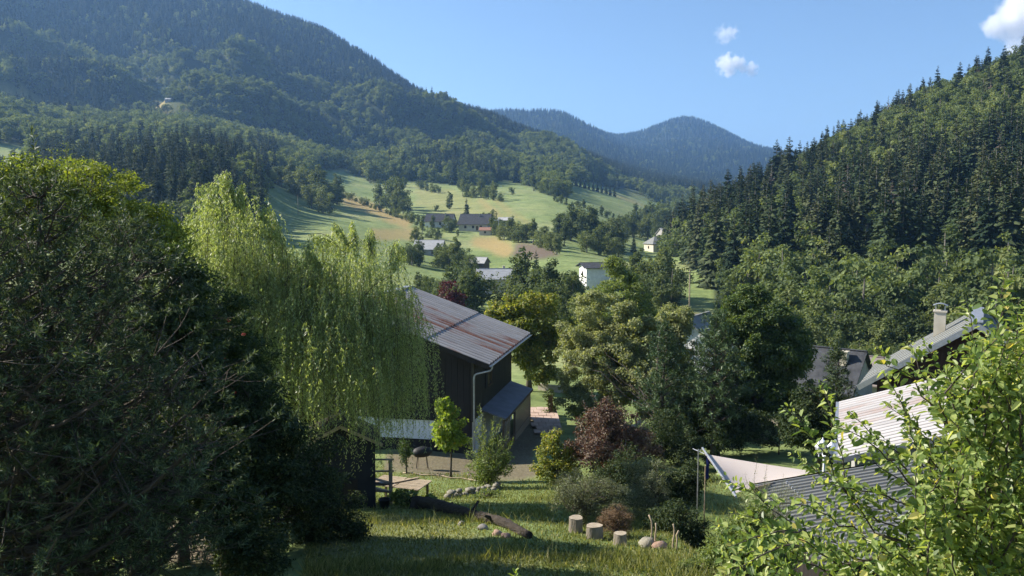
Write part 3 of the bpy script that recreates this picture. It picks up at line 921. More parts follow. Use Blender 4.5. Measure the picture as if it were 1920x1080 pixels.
# ---------------------------------------------------------------- trees in the valley
VT = 0
def vtree(px, py, hpx, label, group, kind='b', r0=90, rot=None, mats=None):
    global VT
    VT += 1
    rg = rng(900 + VT)
    p = ong(px, py, r0)
    h = hpx / F * math.hypot(p[0], p[1])
    if kind == 's':
        me, hm, nm, cat = PS[VT % 5], 20, 'spruce_tree', 'spruce'
    elif kind == 'h':
        me, hm, nm, cat = PV[VT % 5], 12, 'hedge_bush', 'bush'
    else:
        me, hm, nm, cat = PV[(VT * 3) % len(PV)], 12, 'broadleaf_tree', 'tree'
    return tree_obj(nm, me, p, h * 1.16, rg.uniform(0, 6.28), label, cat, group, hm, 0.0 if kind == 's' else 0.12)

BACK = []
def valley_trees():
    def many(lst, label, group, kind='b'):
        for a in lst:
            vtree(a[0], a[1], a[2], label, group, kind)
            if kind == 'b' and len(lst) > 7 and a[2] > 24:
                BACK.append((a[0] + 7 * math.sin(a[0] * 1.7), a[1] - 9 - 5 * math.sin(a[0]), a[2] * .8))
    many([(528, 352, 42), (545, 360, 48), (562, 368, 58), (580, 376, 56), (598, 384, 62), (615, 388, 54), (632, 384, 46), (606, 400, 50), (585, 392, 48)], 'tree in the grove above the dry brown field strip', 'grove above the dry field strip')
    many([(712, 388, 34), (724, 386, 50), (735, 392, 62), (747, 396, 52), (756, 402, 38), (742, 404, 30)], 'tree of the clump in the middle of the slope meadow', 'clump in the slope meadow')
    many([(648 + 9.5 * i, 372 + 3.6 * i, 13 + 5 * math.sin(i * 2.1)) for i in range(15)], 'low bush in the hedge along the dry field strip', 'hedge along the dry field', 'h')
    vtree(843, 392, 27, 'lone round tree casting a shadow on the dry meadow above the hamlet', None)
    vtree(875, 418, 40, 'dark pointed spruce standing over the slate farmhouse roof', None, 's')
    vtree(818, 397, 13, 'tiny slim tree alone in the dry meadow', None)
    many([(693, 343, 24), (672, 330, 26), (660, 326, 18), (760, 352, 15), (788, 356, 20), (800, 359, 18), (811, 361, 20), (822, 363, 16)], 'tree at the upper edge of the slope meadow below the forest', 'trees on the upper meadow edge')
    many([(868, 368, 26), (878, 370, 28), (890, 371, 22), (902, 371, 30), (915, 374, 26), (926, 376, 30), (938, 378, 18), (960, 366, 16), (1000, 358, 26), (1015, 362, 24), (1030, 366, 26)], 'tree in the row between the two upper meadows', 'row between the upper meadows')
    many([(1040 + 11 * i, 378 + 3.4 * i, 14 + 4 * math.sin(i * 1.7)) for i in range(13)], 'tree of the dark line below the far upper meadow', 'line below the far upper meadow')
    many([(1072 + 8 * i, 347 + 2.2 * i, 17) for i in range(11)], 'spruce in the dark plantation row above the far meadow', 'spruce plantation row', 's')
    many([(1048, 446, 38), (1060, 440, 48), (1070, 452, 56), (1084, 448, 62), (1098, 458, 58), (1112, 462, 62), (1128, 466, 56), (1143, 468, 60), (1158, 470, 52), (1100, 474, 44), (1122, 478, 46), (1140, 480, 44), (1160, 482, 40), (1058, 462, 36), (1040, 470, 34)], 'large tree in the wood beyond the brown earth mound', 'wood beyond the earth mound')
    many([(1172, 440, 34), (1186, 444, 36), (1200, 446, 34), (1214, 448, 38), (1180, 428, 30), (1195, 425, 30), (1210, 424, 32), (1224, 430, 34), (1240, 420, 34), (1255, 424, 30), (1232, 444, 28), (1192, 410, 24), (1222, 408, 24), (1245, 404, 24), (1268, 410, 26)], 'tree in the wood behind the farm with the pale barn', 'wood behind the farm')
    vtree(1188, 474, 30, 'small dark spruce beside the track to the square cottage', None, 's')
    many([(772, 416, 18), (784, 420, 16), (796, 418, 16), (812, 428, 20), (842, 436, 30), (852, 432, 22), (792, 440, 24), (806, 446, 22), (820, 450, 24), (858, 444, 12), (900, 434, 14), (922, 436, 24), (930, 442, 32), (918, 424, 26), (905, 420, 18), (935, 424, 16), (780, 456, 26), (790, 468, 24)], 'garden tree between the hamlet houses', 'hamlet garden trees')
    many([(945, 450, 34), (958, 452, 38), (972, 455, 40), (986, 456, 38), (1000, 459, 40), (1014, 464, 38), (1028, 470, 36), (1044, 478, 34)], 'tree in the curved row behind the yellow field', 'row behind the yellow field')
    many([(772, 498, 46), (786, 500, 42), (830, 503, 46), (842, 508, 52), (856, 510, 54), (868, 514, 48), (880, 518, 40), (822, 496, 34)], 'tree around the low barn below the hamlet', 'trees around the low barn')
    many([(835, 575, 58), (850, 582, 72), (866, 590, 92), (882, 594, 98), (890, 596, 66), (818, 566, 46), (800, 560, 44), (784, 556, 40)], 'tall tree just beyond the chalet roof', 'trees beyond the chalet roof')
    many([(966, 586, 92), (980, 590, 104), (998, 586, 92), (1012, 596, 104), (1028, 602, 96), (1044, 606, 92), (1060, 600, 94), (1074, 606, 84), (1092, 612, 70), (1106, 612, 62), (1020, 572, 70), (1050, 572, 66), (1080, 575, 50), (944, 606, 44), (1118, 616, 66)], 'tall valley floor tree between the stone house and the white house', 'valley floor trees')
    vtree(1005, 540, 62, 'pointed dark spruce among the valley floor trees', None, 's')
    many([(1180, 550, 66), (1196, 556, 74), (1212, 562, 82), (1228, 566, 90), (1244, 572, 88), (1260, 578, 86), (1206, 585, 70), (1240, 592, 72), (1222, 518, 34), (1240, 512, 36)], 'tree at the foot of the wooded hill beside the small field', 'trees at the hill foot')
    many([(1430 + 22 * i, 668 + 9 * math.sin(i * 2.3), 92 + 18 * math.sin(i * 1.3)) for i in range(19)], 'grey green tree in the belt below the wooded hillside', 'tree belt below the hillside')
    many([(1490 + 40 * i, 706 + 8 * math.sin(i * 1.3), 70 + 15 * math.sin(i * 3.3)) for i in range(9)], 'bushy tree in front of the belt near the grey roofed house', 'bushy trees near the grey roofed house')
valley_trees()
def valley_woods():
    protos = [next(o for o in COL.objects if o.data == m) for m in PV[:5]]
    rg = rng(77)
    P = np.array([ong(a, b, 90) for a, b, c in BACK])
    P[:, 2] -= .3
    sc = np.array([c / F * math.hypot(p[0], p[1]) / 12 for (a, b, c), p in zip(BACK, P)])
    forest_object('valley_woods', 'undergrowth and smaller trees filling the valley woods', P, sc, rg.uniform(0, 6.28, len(P)), rg.integers(0, 5, len(P)), protos)
valley_woods()
# ---------------------------------------------------------------- the chalet
def corrugated(x0, z0, x1, z1, y0, y1, period, amp, seg=6, thick=0.0):
    """sheet whose waves run down the slope from (x0,z0) to (x1,z1); wave steps along y"""
    n = int(round((y1 - y0) / period * seg)) + 1
    y = np.linspace(y0, y1, n)
    w = amp * np.sin((y - y0) / period * 2 * math.pi)
    w = np.clip(w * 1.5, -amp, amp)
    xs = np.linspace(x0, x1, 4); zs = np.linspace(z0, z1, 4)
    V = np.array([[(xs[i], y[j], zs[i] + w[j]) for j in range(n)] for i in range(4)]).reshape(-1, 3)
    i, j = np.meshgrid(np.arange(3), np.arange(n - 1), indexing='ij')
    Fq = np.stack([i * n + j, i * n + j + 1, (i + 1) * n + j + 1, (i + 1) * n + j], -1).reshape(-1, 4)
    return V, Fq

def sheet_mat(name, base0, base1, rust=0.0, ry=None, rough=0.45, period=0.6, y0=-.8):
    m, nt, b = mat_new(name)
    tc = nt.nodes.new('ShaderNodeTexCoord').outputs['Object']
    mp = nt.nodes.new('ShaderNodeMapping'); mp.inputs['Scale'].default_value = (.22, 1.6, .3)
    nt.links.new(tc, mp.inputs[0])
    n1 = noise(nt, 1.0, 6, mp.outputs[0]); n2 = noise(nt, 9.0, 5, tc)
    r1 = ramp(nt, [(0.3, base0), (0.7, base1)]); nt.links.new(n1.outputs[0], r1.inputs[0])
    col = r1.outputs[0]
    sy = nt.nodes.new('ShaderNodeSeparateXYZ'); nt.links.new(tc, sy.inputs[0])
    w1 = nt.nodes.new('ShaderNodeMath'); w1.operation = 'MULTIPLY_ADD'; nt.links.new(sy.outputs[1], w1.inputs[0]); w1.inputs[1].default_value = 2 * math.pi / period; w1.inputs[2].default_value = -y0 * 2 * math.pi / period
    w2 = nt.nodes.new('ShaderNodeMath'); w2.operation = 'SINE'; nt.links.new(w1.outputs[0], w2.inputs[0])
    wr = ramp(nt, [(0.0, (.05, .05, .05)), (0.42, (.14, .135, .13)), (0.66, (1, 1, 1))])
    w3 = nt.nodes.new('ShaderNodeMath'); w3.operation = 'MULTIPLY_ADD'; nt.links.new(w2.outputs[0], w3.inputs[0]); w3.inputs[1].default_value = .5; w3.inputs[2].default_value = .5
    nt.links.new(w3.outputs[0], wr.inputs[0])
    dm = nt.nodes.new('ShaderNodeMix'); dm.data_type = 'RGBA'; dm.blend_type = 'MULTIPLY'; dm.inputs[0].default_value = 1.0   # shade of the wave troughs, painted into the colour as dark stripes
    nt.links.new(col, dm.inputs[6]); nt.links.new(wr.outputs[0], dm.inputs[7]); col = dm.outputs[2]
    if rust:
        r2 = ramp(nt, [(0.35, (0.10, 0.035, 0.016)), (0.7, (0.24, 0.10, 0.05))]); nt.links.new(n2.outputs[0], r2.inputs[0])
        s = nt.nodes.new('ShaderNodeSeparateXYZ'); nt.links.new(tc, s.inputs[0])
        mr = nt.nodes.new('ShaderNodeMath'); mr.operation = 'SUBTRACT'; nt.links.new(s.outputs[1], mr.inputs[0]); mr.inputs[1].default_value = ry[0]
        ab = nt.nodes.new('ShaderNodeMath'); ab.operation = 'ABSOLUTE'; nt.links.new(mr.outputs[0], ab.inputs[0])
        dv = nt.nodes.new('ShaderNodeMath'); dv.operation = 'DIVIDE'; nt.links.new(ab.outputs[0], dv.inputs[0]); dv.inputs[1].default_value = ry[1]
        su = nt.nodes.new('ShaderNodeMath'); su.operation = 'SUBTRACT'; nt.links.new(n1.outputs[0], su.inputs[0])
        ml = nt.nodes.new('ShaderNodeMath'); ml.operation = 'MULTIPLY'; nt.links.new(dv.outputs[0], ml.inputs[0]); ml.inputs[1].default_value = 0.06
        nt.links.new(ml.outputs[0], su.inputs[1])
        rr = ramp(nt, [(0.40, (0, 0, 0)), (0.52, (1, 1, 1))]); nt.links.new(su.outputs[0], rr.inputs[0])
        fm = nt.nodes.new('ShaderNodeMath'); fm.operation = 'MULTIPLY'; nt.links.new(rr.outputs[0], fm.inputs[0]); fm.inputs[1].default_value = rust
        mx = nt.nodes.new('ShaderNodeMix'); mx.data_type = 'RGBA'
        nt.links.new(fm.outputs[0], mx.inputs[0]); nt.links.new(col, mx.inputs[6]); nt.links.new(r2.outputs[0], mx.inputs[7])
        col = mx.outputs[2]
    nt.links.new(col, b.inputs['Base Color'])
    b.inputs['Roughness'].default_value = rough
    b.inputs['Metallic'].default_value = 0.0
    b.inputs['Specular IOR Level'].default_value = 0.5
    return m

def chalet():
    t = thing('chalet', 'dark wooden chalet with rusty corrugated roof behind the willow', 'house', (-2.30, 49.0, -14.6), math.atan2(-.2, .979))
    yl = 11.3; xr, hr = -7.8, 9.17; xe, he = 1.13, 6.05; s = (hr - he) / (xe - xr)
    zw = he + s * xe                                    # wall top at the eave wall (x = 0)
    xl = 2 * xr
    # upper walls in boards, lower walls in white plaster
    for nm, mat, x0, x1, y in (('near_wall', M_WOODDK, xl, 0, 0.0), ('far_wall', M_WOODDK, xl, 0, yl)):
        mb = MB()
        mb.prism([(x0, y, 2.45), (x1, y, 2.45), (x1, y, zw - .12), (xr, y, hr - .14), (x0, y, zw - .12)], (0, .18 if y == 0 else -.18, 0))
        mb.build('gable_wall', mat, t)
    MB().box((-.09, yl / 2, (2.45 + zw - .15) / 2), (.18, yl - .37, zw - .15 - 2.45)).build('side_wall', M_OLIVE, t)
    MB().box((xl + .09, yl / 2, (2.45 + zw - .15) / 2), (.18, yl - .37, zw - .15 - 2.45)).build('side_wall', M_WOODDK, t)
    MB().bar((.03, -.03, 2.45), (.03, -.03, zw - .05), .16, .16).build('corner_post', M_OLIVE, t)
    mb = MB()
    mb.box((-4.7, .09, 1.84), (4.8, .22, 1.16))
    mb.box((-.10, yl / 2 + .2, 1.1), (.2, yl, 2.64)).box((xl / 2, yl - .1, 1.1), (-xl - .3, .2, 2.64)).box((xl + .1, yl / 2, 1.1), (.2, yl - .3, 2.64))
    mb.build('base_wall', M_PLASTER, t)
    MB().box((-1.2, .1, 1.1), (2.2, .2, 2.64)).box((-11.4, .1, 1.1), (8.5, .2, 2.64)).box((-4.7, .16, .5), (4.78, .18, 1.5)).build('base_wall', M_WOODDK, t)
    mb = MB()
    for i in range(42):                                  # cladding strips over the board joints of the two walls seen from the garden
        mb.box((-.18 - i * .37, -.012, (2.5 + zw - .2) / 2), (.045, .03, zw - .3 - 2.5))
    mb.build('near_batten', M_WOODDK, t)
    mb = MB()
    for i in range(27):
        mb.box((.012, .35 + i * .41, (2.5 + zw - .2) / 2), (.03, .045, zw - .3 - 2.5))
    mb.build('side_batten', M_OLIVE, t)
    MB().box((-3.2, -.06, 2.5), (6.0, .08, .14)).build('sill_beam', M_WOODDK, t)
    # roof: boards, two runs of corrugated sheet each side, fascia, gutter
    y0, y1 = -.8, 12.1
    rb = MB()
    for sgn in (1, -1):
        ex = xr + sgn * (xe - xr)
        q = [(ex, y0 + .03, he - .16), (ex, y1 - .03, he - .16), (xr, y1 - .03, hr - .16), (xr, y0 + .03, hr - .16)]
        rb.prism(q if sgn > 0 else q[::-1], (0, 0, .10))
    rf = rb.build('roof', M_WOODDK, t)
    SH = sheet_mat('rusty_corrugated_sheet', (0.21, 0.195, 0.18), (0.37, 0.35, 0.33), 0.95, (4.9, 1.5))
    xs = xe - 3.7
    for (xa, xb, dz) in ((xs - .12, xe + .10, 0.0), (xr, xs, .05)):
        za, zb = he + s * (xe - xa) + dz, he + s * (xe - xb) + dz
        V, Fq = corrugated(xa, za, xb, zb, y0, y1, .6, .09)
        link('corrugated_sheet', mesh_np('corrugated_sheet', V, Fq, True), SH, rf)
    V, Fq = corrugated(xr, hr + .05, 2 * xr - xe - .1, he - .03, y0, y1, .6, .09)
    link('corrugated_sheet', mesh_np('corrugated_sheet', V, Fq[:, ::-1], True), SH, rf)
    MB().bar((xr, y0 - .05, hr + .11), (xr, y1 + .05, hr + .11), .5, .07).build('ridge_cap', M_STEEL, rf)
    for y in (y0, y1):
        fb = MB()
        for sgn in (1, -1):
            fb.bar((xr, y, hr - .16), (xr + sgn * (xe - xr), y, he - .16), .06, .26)
        fb.build('barge_board', M_WOODDK, rf)
    a = np.linspace(math.pi, 2 * math.pi, 9)
    gx, gz = xe + .15, he - .10
    V = np.array([[(gx + .085 * math.cos(q), y, gz + .085 * math.sin(q)) for q in a] + [(gx + .068 * math.cos(q), y, gz + .068 * math.sin(q)) for q in a[::-1]] for y in (y0 - .05, y1 + .05)]).reshape(-1, 3)
    g = MB(); g.add(V, [(i, (i + 1) % 18, 18 + (i + 1) % 18, 18 + i) for i in range(18)])
    g.build('gutter', M_STEEL, rf)
    MB().tube([(gx, -.45, gz - .07), (gx, -.45, gz - .22), (gx - .12, -.43, gz - .36), (.30, -.2, gz - .62), (.16, -.14, gz - .72), (.12, -.14, gz - .9), (.12, -.14, .1)], .055, 10).build('downpipe', M_STEEL, t)
    # window with shutters in the side wall, small one by the corner
    w = window(t, 'E', 4.15, 4.45, .95, 1.15, 0, .02, M_FRAME)
    for sy in (3.33, 4.97):
        MB().box((.07, sy, 4.45), (.05, .55, 1.25)).build('shutter', M_WOODDK, t)
    # lean-to along the side wall
    lr = MB()
    lr.prism([(0.03, 1.9, 2.68), (1.62, 1.9, 2.18), (1.62, 10.9, 2.18), (0.03, 10.9, 2.68)], (0, 0, .09))
    le = lr.build('lean_to_roof', M_SLATEW, t)
    MB().bar((1.62, 1.85, 2.19), (1.62, 10.95, 2.19), .05, .16).build('roof_edge', M_WOODM, le)
    for y in (2.0, 5.3, 10.75):
        MB().box((1.42, y, 1.05), (.12, .12, 2.2)).build('post', M_WOODM, t)
    ys = [2.3, 2.75, 3.2, 3.65] + [5.65 + .405 * i for i in range(13)]
    me0 = None
    for y in ys:
        if me0 is None:
            o = MB().box((0, 0, 0), (.035, .2, 1.55)).build('slat', M_WOODP, t); me0 = o.data
        else:
            o = link('slat', me0, None, t)
        o.location = (1.45, y, 1.22)
    for z in (0.42, 1.95):
        MB().bar((1.40, 2.0, z), (1.40, 10.8, z), .06, .09).build('rail', M_WOODM, t)
    MB().box((1.40, 8.1, .12), (.14, 5.5, .5)).build('plinth_board', M_WOODP, t)
    return t
M_SLATEW = simple('blue_grey_felt_roof', (0.13, 0.14, 0.165), (0.20, 0.21, 0.24), 1.2, 0.7, bump=0.004)
chalet()

# patio beyond the lean-to: flagstones with open joints
def patio():
    z = -14.55
    corners = [at(982, 808, 57), at(1038, 813, 56.6), at(1037, 775, 62.2), at(978, 768, 62.6)]
    c = np.array([(-.1 + 1.6, 55.4), (3.4, 55.6), (3.3, 63.0), (0.9, 63.0)])
    t = thing('patio', 'sunlit pinkish stone patio beside the chalet lean-to', None, (c[:, 0].mean(), c[:, 1].mean(), 0))
    t['kind'] = 'structure'
    M = simple('pinkish_flagstone', (0.34, 0.24, 0.19), (0.50, 0.38, 0.31), 1.3, 0.85, bump=0.008)
    rg = rng(5)
    o0 = np.array(t.location)
    nu, nv = 4, 8
    for i in range(nu):
        for j in range(nv):
            def q(u, v):
                p = (c[0] * (1 - u) + c[1] * u) * (1 - v) + (c[3] * (1 - u) + c[2] * u) * v
                return p
            e = .035
            off = .5 / nu * (j % 2)
            u0, u1 = (i + off * nu) / nu, (i + 1 + off * nu) / nu
            u1 = min(u1, 1.0)
            if u1 - u0 < .05: continue
            P = [q(u0 + e / 4, (j + e) / nv), q(u1 - e / 4, (j + e) / nv), q(u1 - e / 4, (j + 1 - e) / nv), q(u0 + e / 4, (j + 1 - e) / nv)]
            zz = max(float(ground(*p)) for p in P)
            zt = max(z, zz + .02) + rg.uniform(0, .02)
            MB().prism([(p[0] - o0[0], p[1] - o0[1], zt) for p in P], (0, 0, .06)).build('flagstone', M, t)
patio()

# ---------------------------------------------------------------- the buildings on the right
def ribbed(xa, za, xb, zb, y0, y1, pitch, rib, rh):
    """trapezoid-ribbed sheet, ribs along x"""
    ys, zs = [], []
    y = y0
    while y < y1 - 1e-6:
        for dy, dz in ((0, 0), (pitch - rib, 0), (pitch - rib * .75, rh), (pitch - rib * .25, rh)):
            ys.append(min(y + dy, y1)); zs.append(dz)
        y += pitch
    ys.append(y1); zs.append(0)
    n = len(ys)
    V = np.array([[(x, yy, z + dz) for yy, dz in zip(ys, zs)] for x, z in ((xa, za), (xb, zb))]).reshape(-1, 3)
    return V, np.array([(j, j + 1, n + j + 1, n + j) for j in range(n - 1)])

def garden_shed():
    # roof low at the left, rising to the right
    zl, zr = -7.88, -7.02
    t = thing('garden_shed', 'shed with a dark grey ribbed metal roof beside the shade sail', 'shed', (7.12, 18.6, -8.5))
    o = np.array(t.location)
    L, D = 4.9, 5.6
    a, b = zl - o[2], zr - o[2]
    gz = float(ground(9, 21)) - o[2] - 1.0
    MB().prism([(.35, .35, gz), (L - .3, .35, gz), (L - .3, .35, b - .22), (.35, .35, a - .1)], (0, D - .7, 0)).build('wall', M_WOODDK, t)
    rf = MB().prism([(0, 0, a - .1), (L, 0, b - .1), (L, D, b - .1), (0, D, a - .1)], (0, 0, .07)).build('roof', M_WOODM, t)
    M = simple('dark_grey_ribbed_sheet', (0.125, 0.125, 0.115), (0.165, 0.165, 0.15), 0.8, 0.42, (.3, 2, 1), spec=0.5)
    V, Fq = ribbed(-.08, a - .012, L + .05, b, -.06, D + .06, .235, .10, .045)
    link('ribbed_sheet', mesh_np('ribbed_sheet', V, Fq), M, rf)
    g = (b - a) / L
    me = None
    for x in (0.75, 2.35):
        for k in range(3, 23):
            y = .235 * k + .118 - .06
            if y > D - .2: continue
            if me is None:
                me = MB().box((0, 0, 0), (.05, .07, .07)).build('snow_stop', M_STEEL, rf)
                ob = me; me = ob.data
            else:
                ob = link('snow_stop', me, None, rf)
            ob.location = (x, y - .02, a + g * x + .07)
    MB().bar((-.1, -.08, a - .07), (-.1, D + .08, a - .07), .05, .16).build('fascia', M_SLATE, rf)
garden_shed()

def light_barn():
    # corrugated light roof, eave on the left from (10.6,27) to (13.9,35.5)
    e0 = np.array([10.6, 27.0]); ang = math.atan2(8.5, 3.3) - math.pi / 2     # local y along the eave
    t = thing('barn', 'barn with a weathered pale corrugated roof behind the leafy apple shoots', 'barn', (e0[0], e0[1], -11.5), ang)
    D = 9.1; W_ = 7.0; h = 3.55; s = .35
    MB().prism([(.5, .4, -1.5), (2 * W_ - .5, .4, -1.5), (2 * W_ - .5, .4, h), (W_, .4, h + s * W_ - .25), (.5, .4, h)], (0, D - .8, 0)).build('wall', M_GREYW, t)
    rb = MB()
    for q in ([(0, 0, h - .09), (0, D, h - .09), (W_, D, h + s * W_ - .09), (W_, 0, h + s * W_ - .09)], [(2 * W_, 0, h - .09), (W_, 0, h + s * W_ - .09), (W_, D, h + s * W_ - .09), (2 * W_, D, h - .09)]):
        rb.prism(q[::-1], (0, 0, .05))
    rf = rb.build('roof', M_WOODM, t)
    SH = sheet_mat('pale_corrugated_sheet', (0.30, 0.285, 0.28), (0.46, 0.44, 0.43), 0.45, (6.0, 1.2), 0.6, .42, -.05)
    V, Fq = corrugated(-.06, h, W_, h + s * W_, -.05, D + .05, .42, .06)
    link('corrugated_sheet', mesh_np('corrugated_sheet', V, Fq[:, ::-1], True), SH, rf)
    V, Fq = corrugated(2 * W_ + .06, h, W_, h + s * W_, -.05, D + .05, .42, .06)
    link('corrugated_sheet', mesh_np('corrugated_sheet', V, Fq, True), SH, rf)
    MB().bar((-.12, -.06, h - .06), (-.12, D + .06, h - .06), .12, .1).build('gutter', M_STEEL, rf)
    MB().bar((-.05, -.09, h - .02), (W_, -.09, h + s * W_ - .02), .05, .17).build('barge_board', M_STEEL, rf)
    MB().tube([(-.12, .1, h - .08), (-.12, .1, -1.2)], .06, 10).build('downpipe', M_STEEL, t)
light_barn()

def grey_house():
    e0 = np.array([17.3, 42.0]); ang = math.atan2(6.1, 3.4) - math.pi / 2
    t = thing('neighbour_house', 'house with a steep smooth grey roof and a rendered chimney', 'house', (e0[0], e0[1], -13.2), ang)
    D = 7.0; W_ = 5.05; h = 4.5; s = .69
    zr = h + s * W_
    q = [(.75, -2.0), (2 * W_ - .75, -2.0), (2 * W_ - .75, 3.9), (.75, 3.9)]
    MB().prism([(x, .7, z) for x, z in q], (0, D - 1.2, 0)).build('wall', M_GREYW, t)
    MB().prism([(.8, .62, 3.9), (2 * W_ - .8, .62, 3.9), (2 * W_ - .8, .62, h + s * .75 - .1), (W_, .62, zr - .25), (.8, .62, h + s * .75 - .1)], (0, D - 1.1, 0)).build('gable_wall', M_REDWOOD, t)
    rb = MB()
    for sg in (0, 1):
        q = [(0, 0, h), (W_, 0, zr), (W_, D, zr), (0, D, h)]
        if sg: q = [(2 * W_ - x, y, z) for x, y, z in q][::-1]
        rb.prism(q, (0, 0, .14))
    rf = rb.build('roof', M_GREYROOF, t)
    fb = MB(); fb.bar((-.02, -.04, h + .02), (W_, -.04, zr + .02), .06, .26); fb.bar((2 * W_ + .02, -.04, h + .02), (W_, -.04, zr + .02), .06, .26)
    fb.build('verge_trim', M_STEEL, rf)
    MB().bar((W_, -.1, zr + .16), (W_, D + .05, zr + .16), .55, .06).build('ridge_cap', M_STEEL, rf)
    for k in range(8):
        y = .5 + .86 * k
        MB().bar((-.02, y, h + .155), (W_ - .2, y, zr - .2 * s + .155), .014, .02).build('standing_seam', M_GREYROOF, rf)
    cx_, cy_ = 3.35, 4.2
    zb = h + s * cx_
    ch = MB(); ch.box((cx_, cy_, zb + .42), (.55, .52, 1.75)); ch.box((cx_, cy_, zb + 1.33), (.66, .63, .08))
    co = ch.build('chimney', M_CREAM, rf)
    cw = MB()
    for dx, dy in ((-.22, -.2), (.22, -.2), (-.22, .2), (.22, .2)):
        cw.box((cx_ + dx, cy_ + dy, zb + 1.5), (.04, .04, .3))
    a = np.linspace(-.5, .5, 7)
    cw.add([(cx_ + .7 * x, cy_ + y, zb + 1.62 + .12 * math.cos(x * 3)) for x in a for y in (-.3, .3)], [(2 * i, 2 * i + 1, 2 * i + 3, 2 * i + 2) for i in range(6)])
    cw.build('cowl', M_STEEL, co)
    window(t, 'S', 3.6, 5.1, .8, .9, -.62, 0)
    window(t, 'S', 6.4, 5.1, .8, .9, -.62, 0)
M_REDWOOD = simple('dark_red_brown_boards', (0.035, 0.016, 0.012), (0.075, 0.036, 0.026), 2, 0.8, (6, 6, .4), bump=0.004)
grey_house()

def satellite_dish():
    c = at(1846, 690, 33)
    t = thing('satellite_dish', 'round white satellite dish above the pale corrugated barn roof', 'dish', tuple(c))
    rows = []
    V = [(0, 0, 0)]
    n = 20
    for k in range(1, 6):
        r_ = .42 * k / 5
        for j in range(n):
            a = 2 * math.pi * j / n
            V.append((r_ * math.cos(a), -0.35 * r_ ** 2 - .0, r_ * math.sin(a)))
    fs = [(0, 1 + j, 1 + (j + 1) % n) for j in range(n)]
    for k in range(4):
        fs += [(1 + k * n + j, 1 + (k + 1) * n + j, 1 + (k + 1) * n + (j + 1) % n, 1 + k * n + (j + 1) % n) for j in range(n)]
    o = MB().add(V, fs).build('reflector', M_WHITEP, t, True)
    o.rotation_euler = (R(25), 0, R(-35))
    sm = o.modifiers.new('thick', 'SOLIDIFY'); sm.thickness = .02
    MB().tube([(0, .03, 0), (0, .2, -.1), (0, .22, -1.9)], .03, 8).build('mast', M_STEEL, t)
    MB().tube([(-.1, -.1, -.35), (-.22, -.5, -.1)], .015, 6).box((-.23, -.52, -.08), (.06, .12, .06)).build('feed_arm', M_STEEL, t)
satellite_dish()

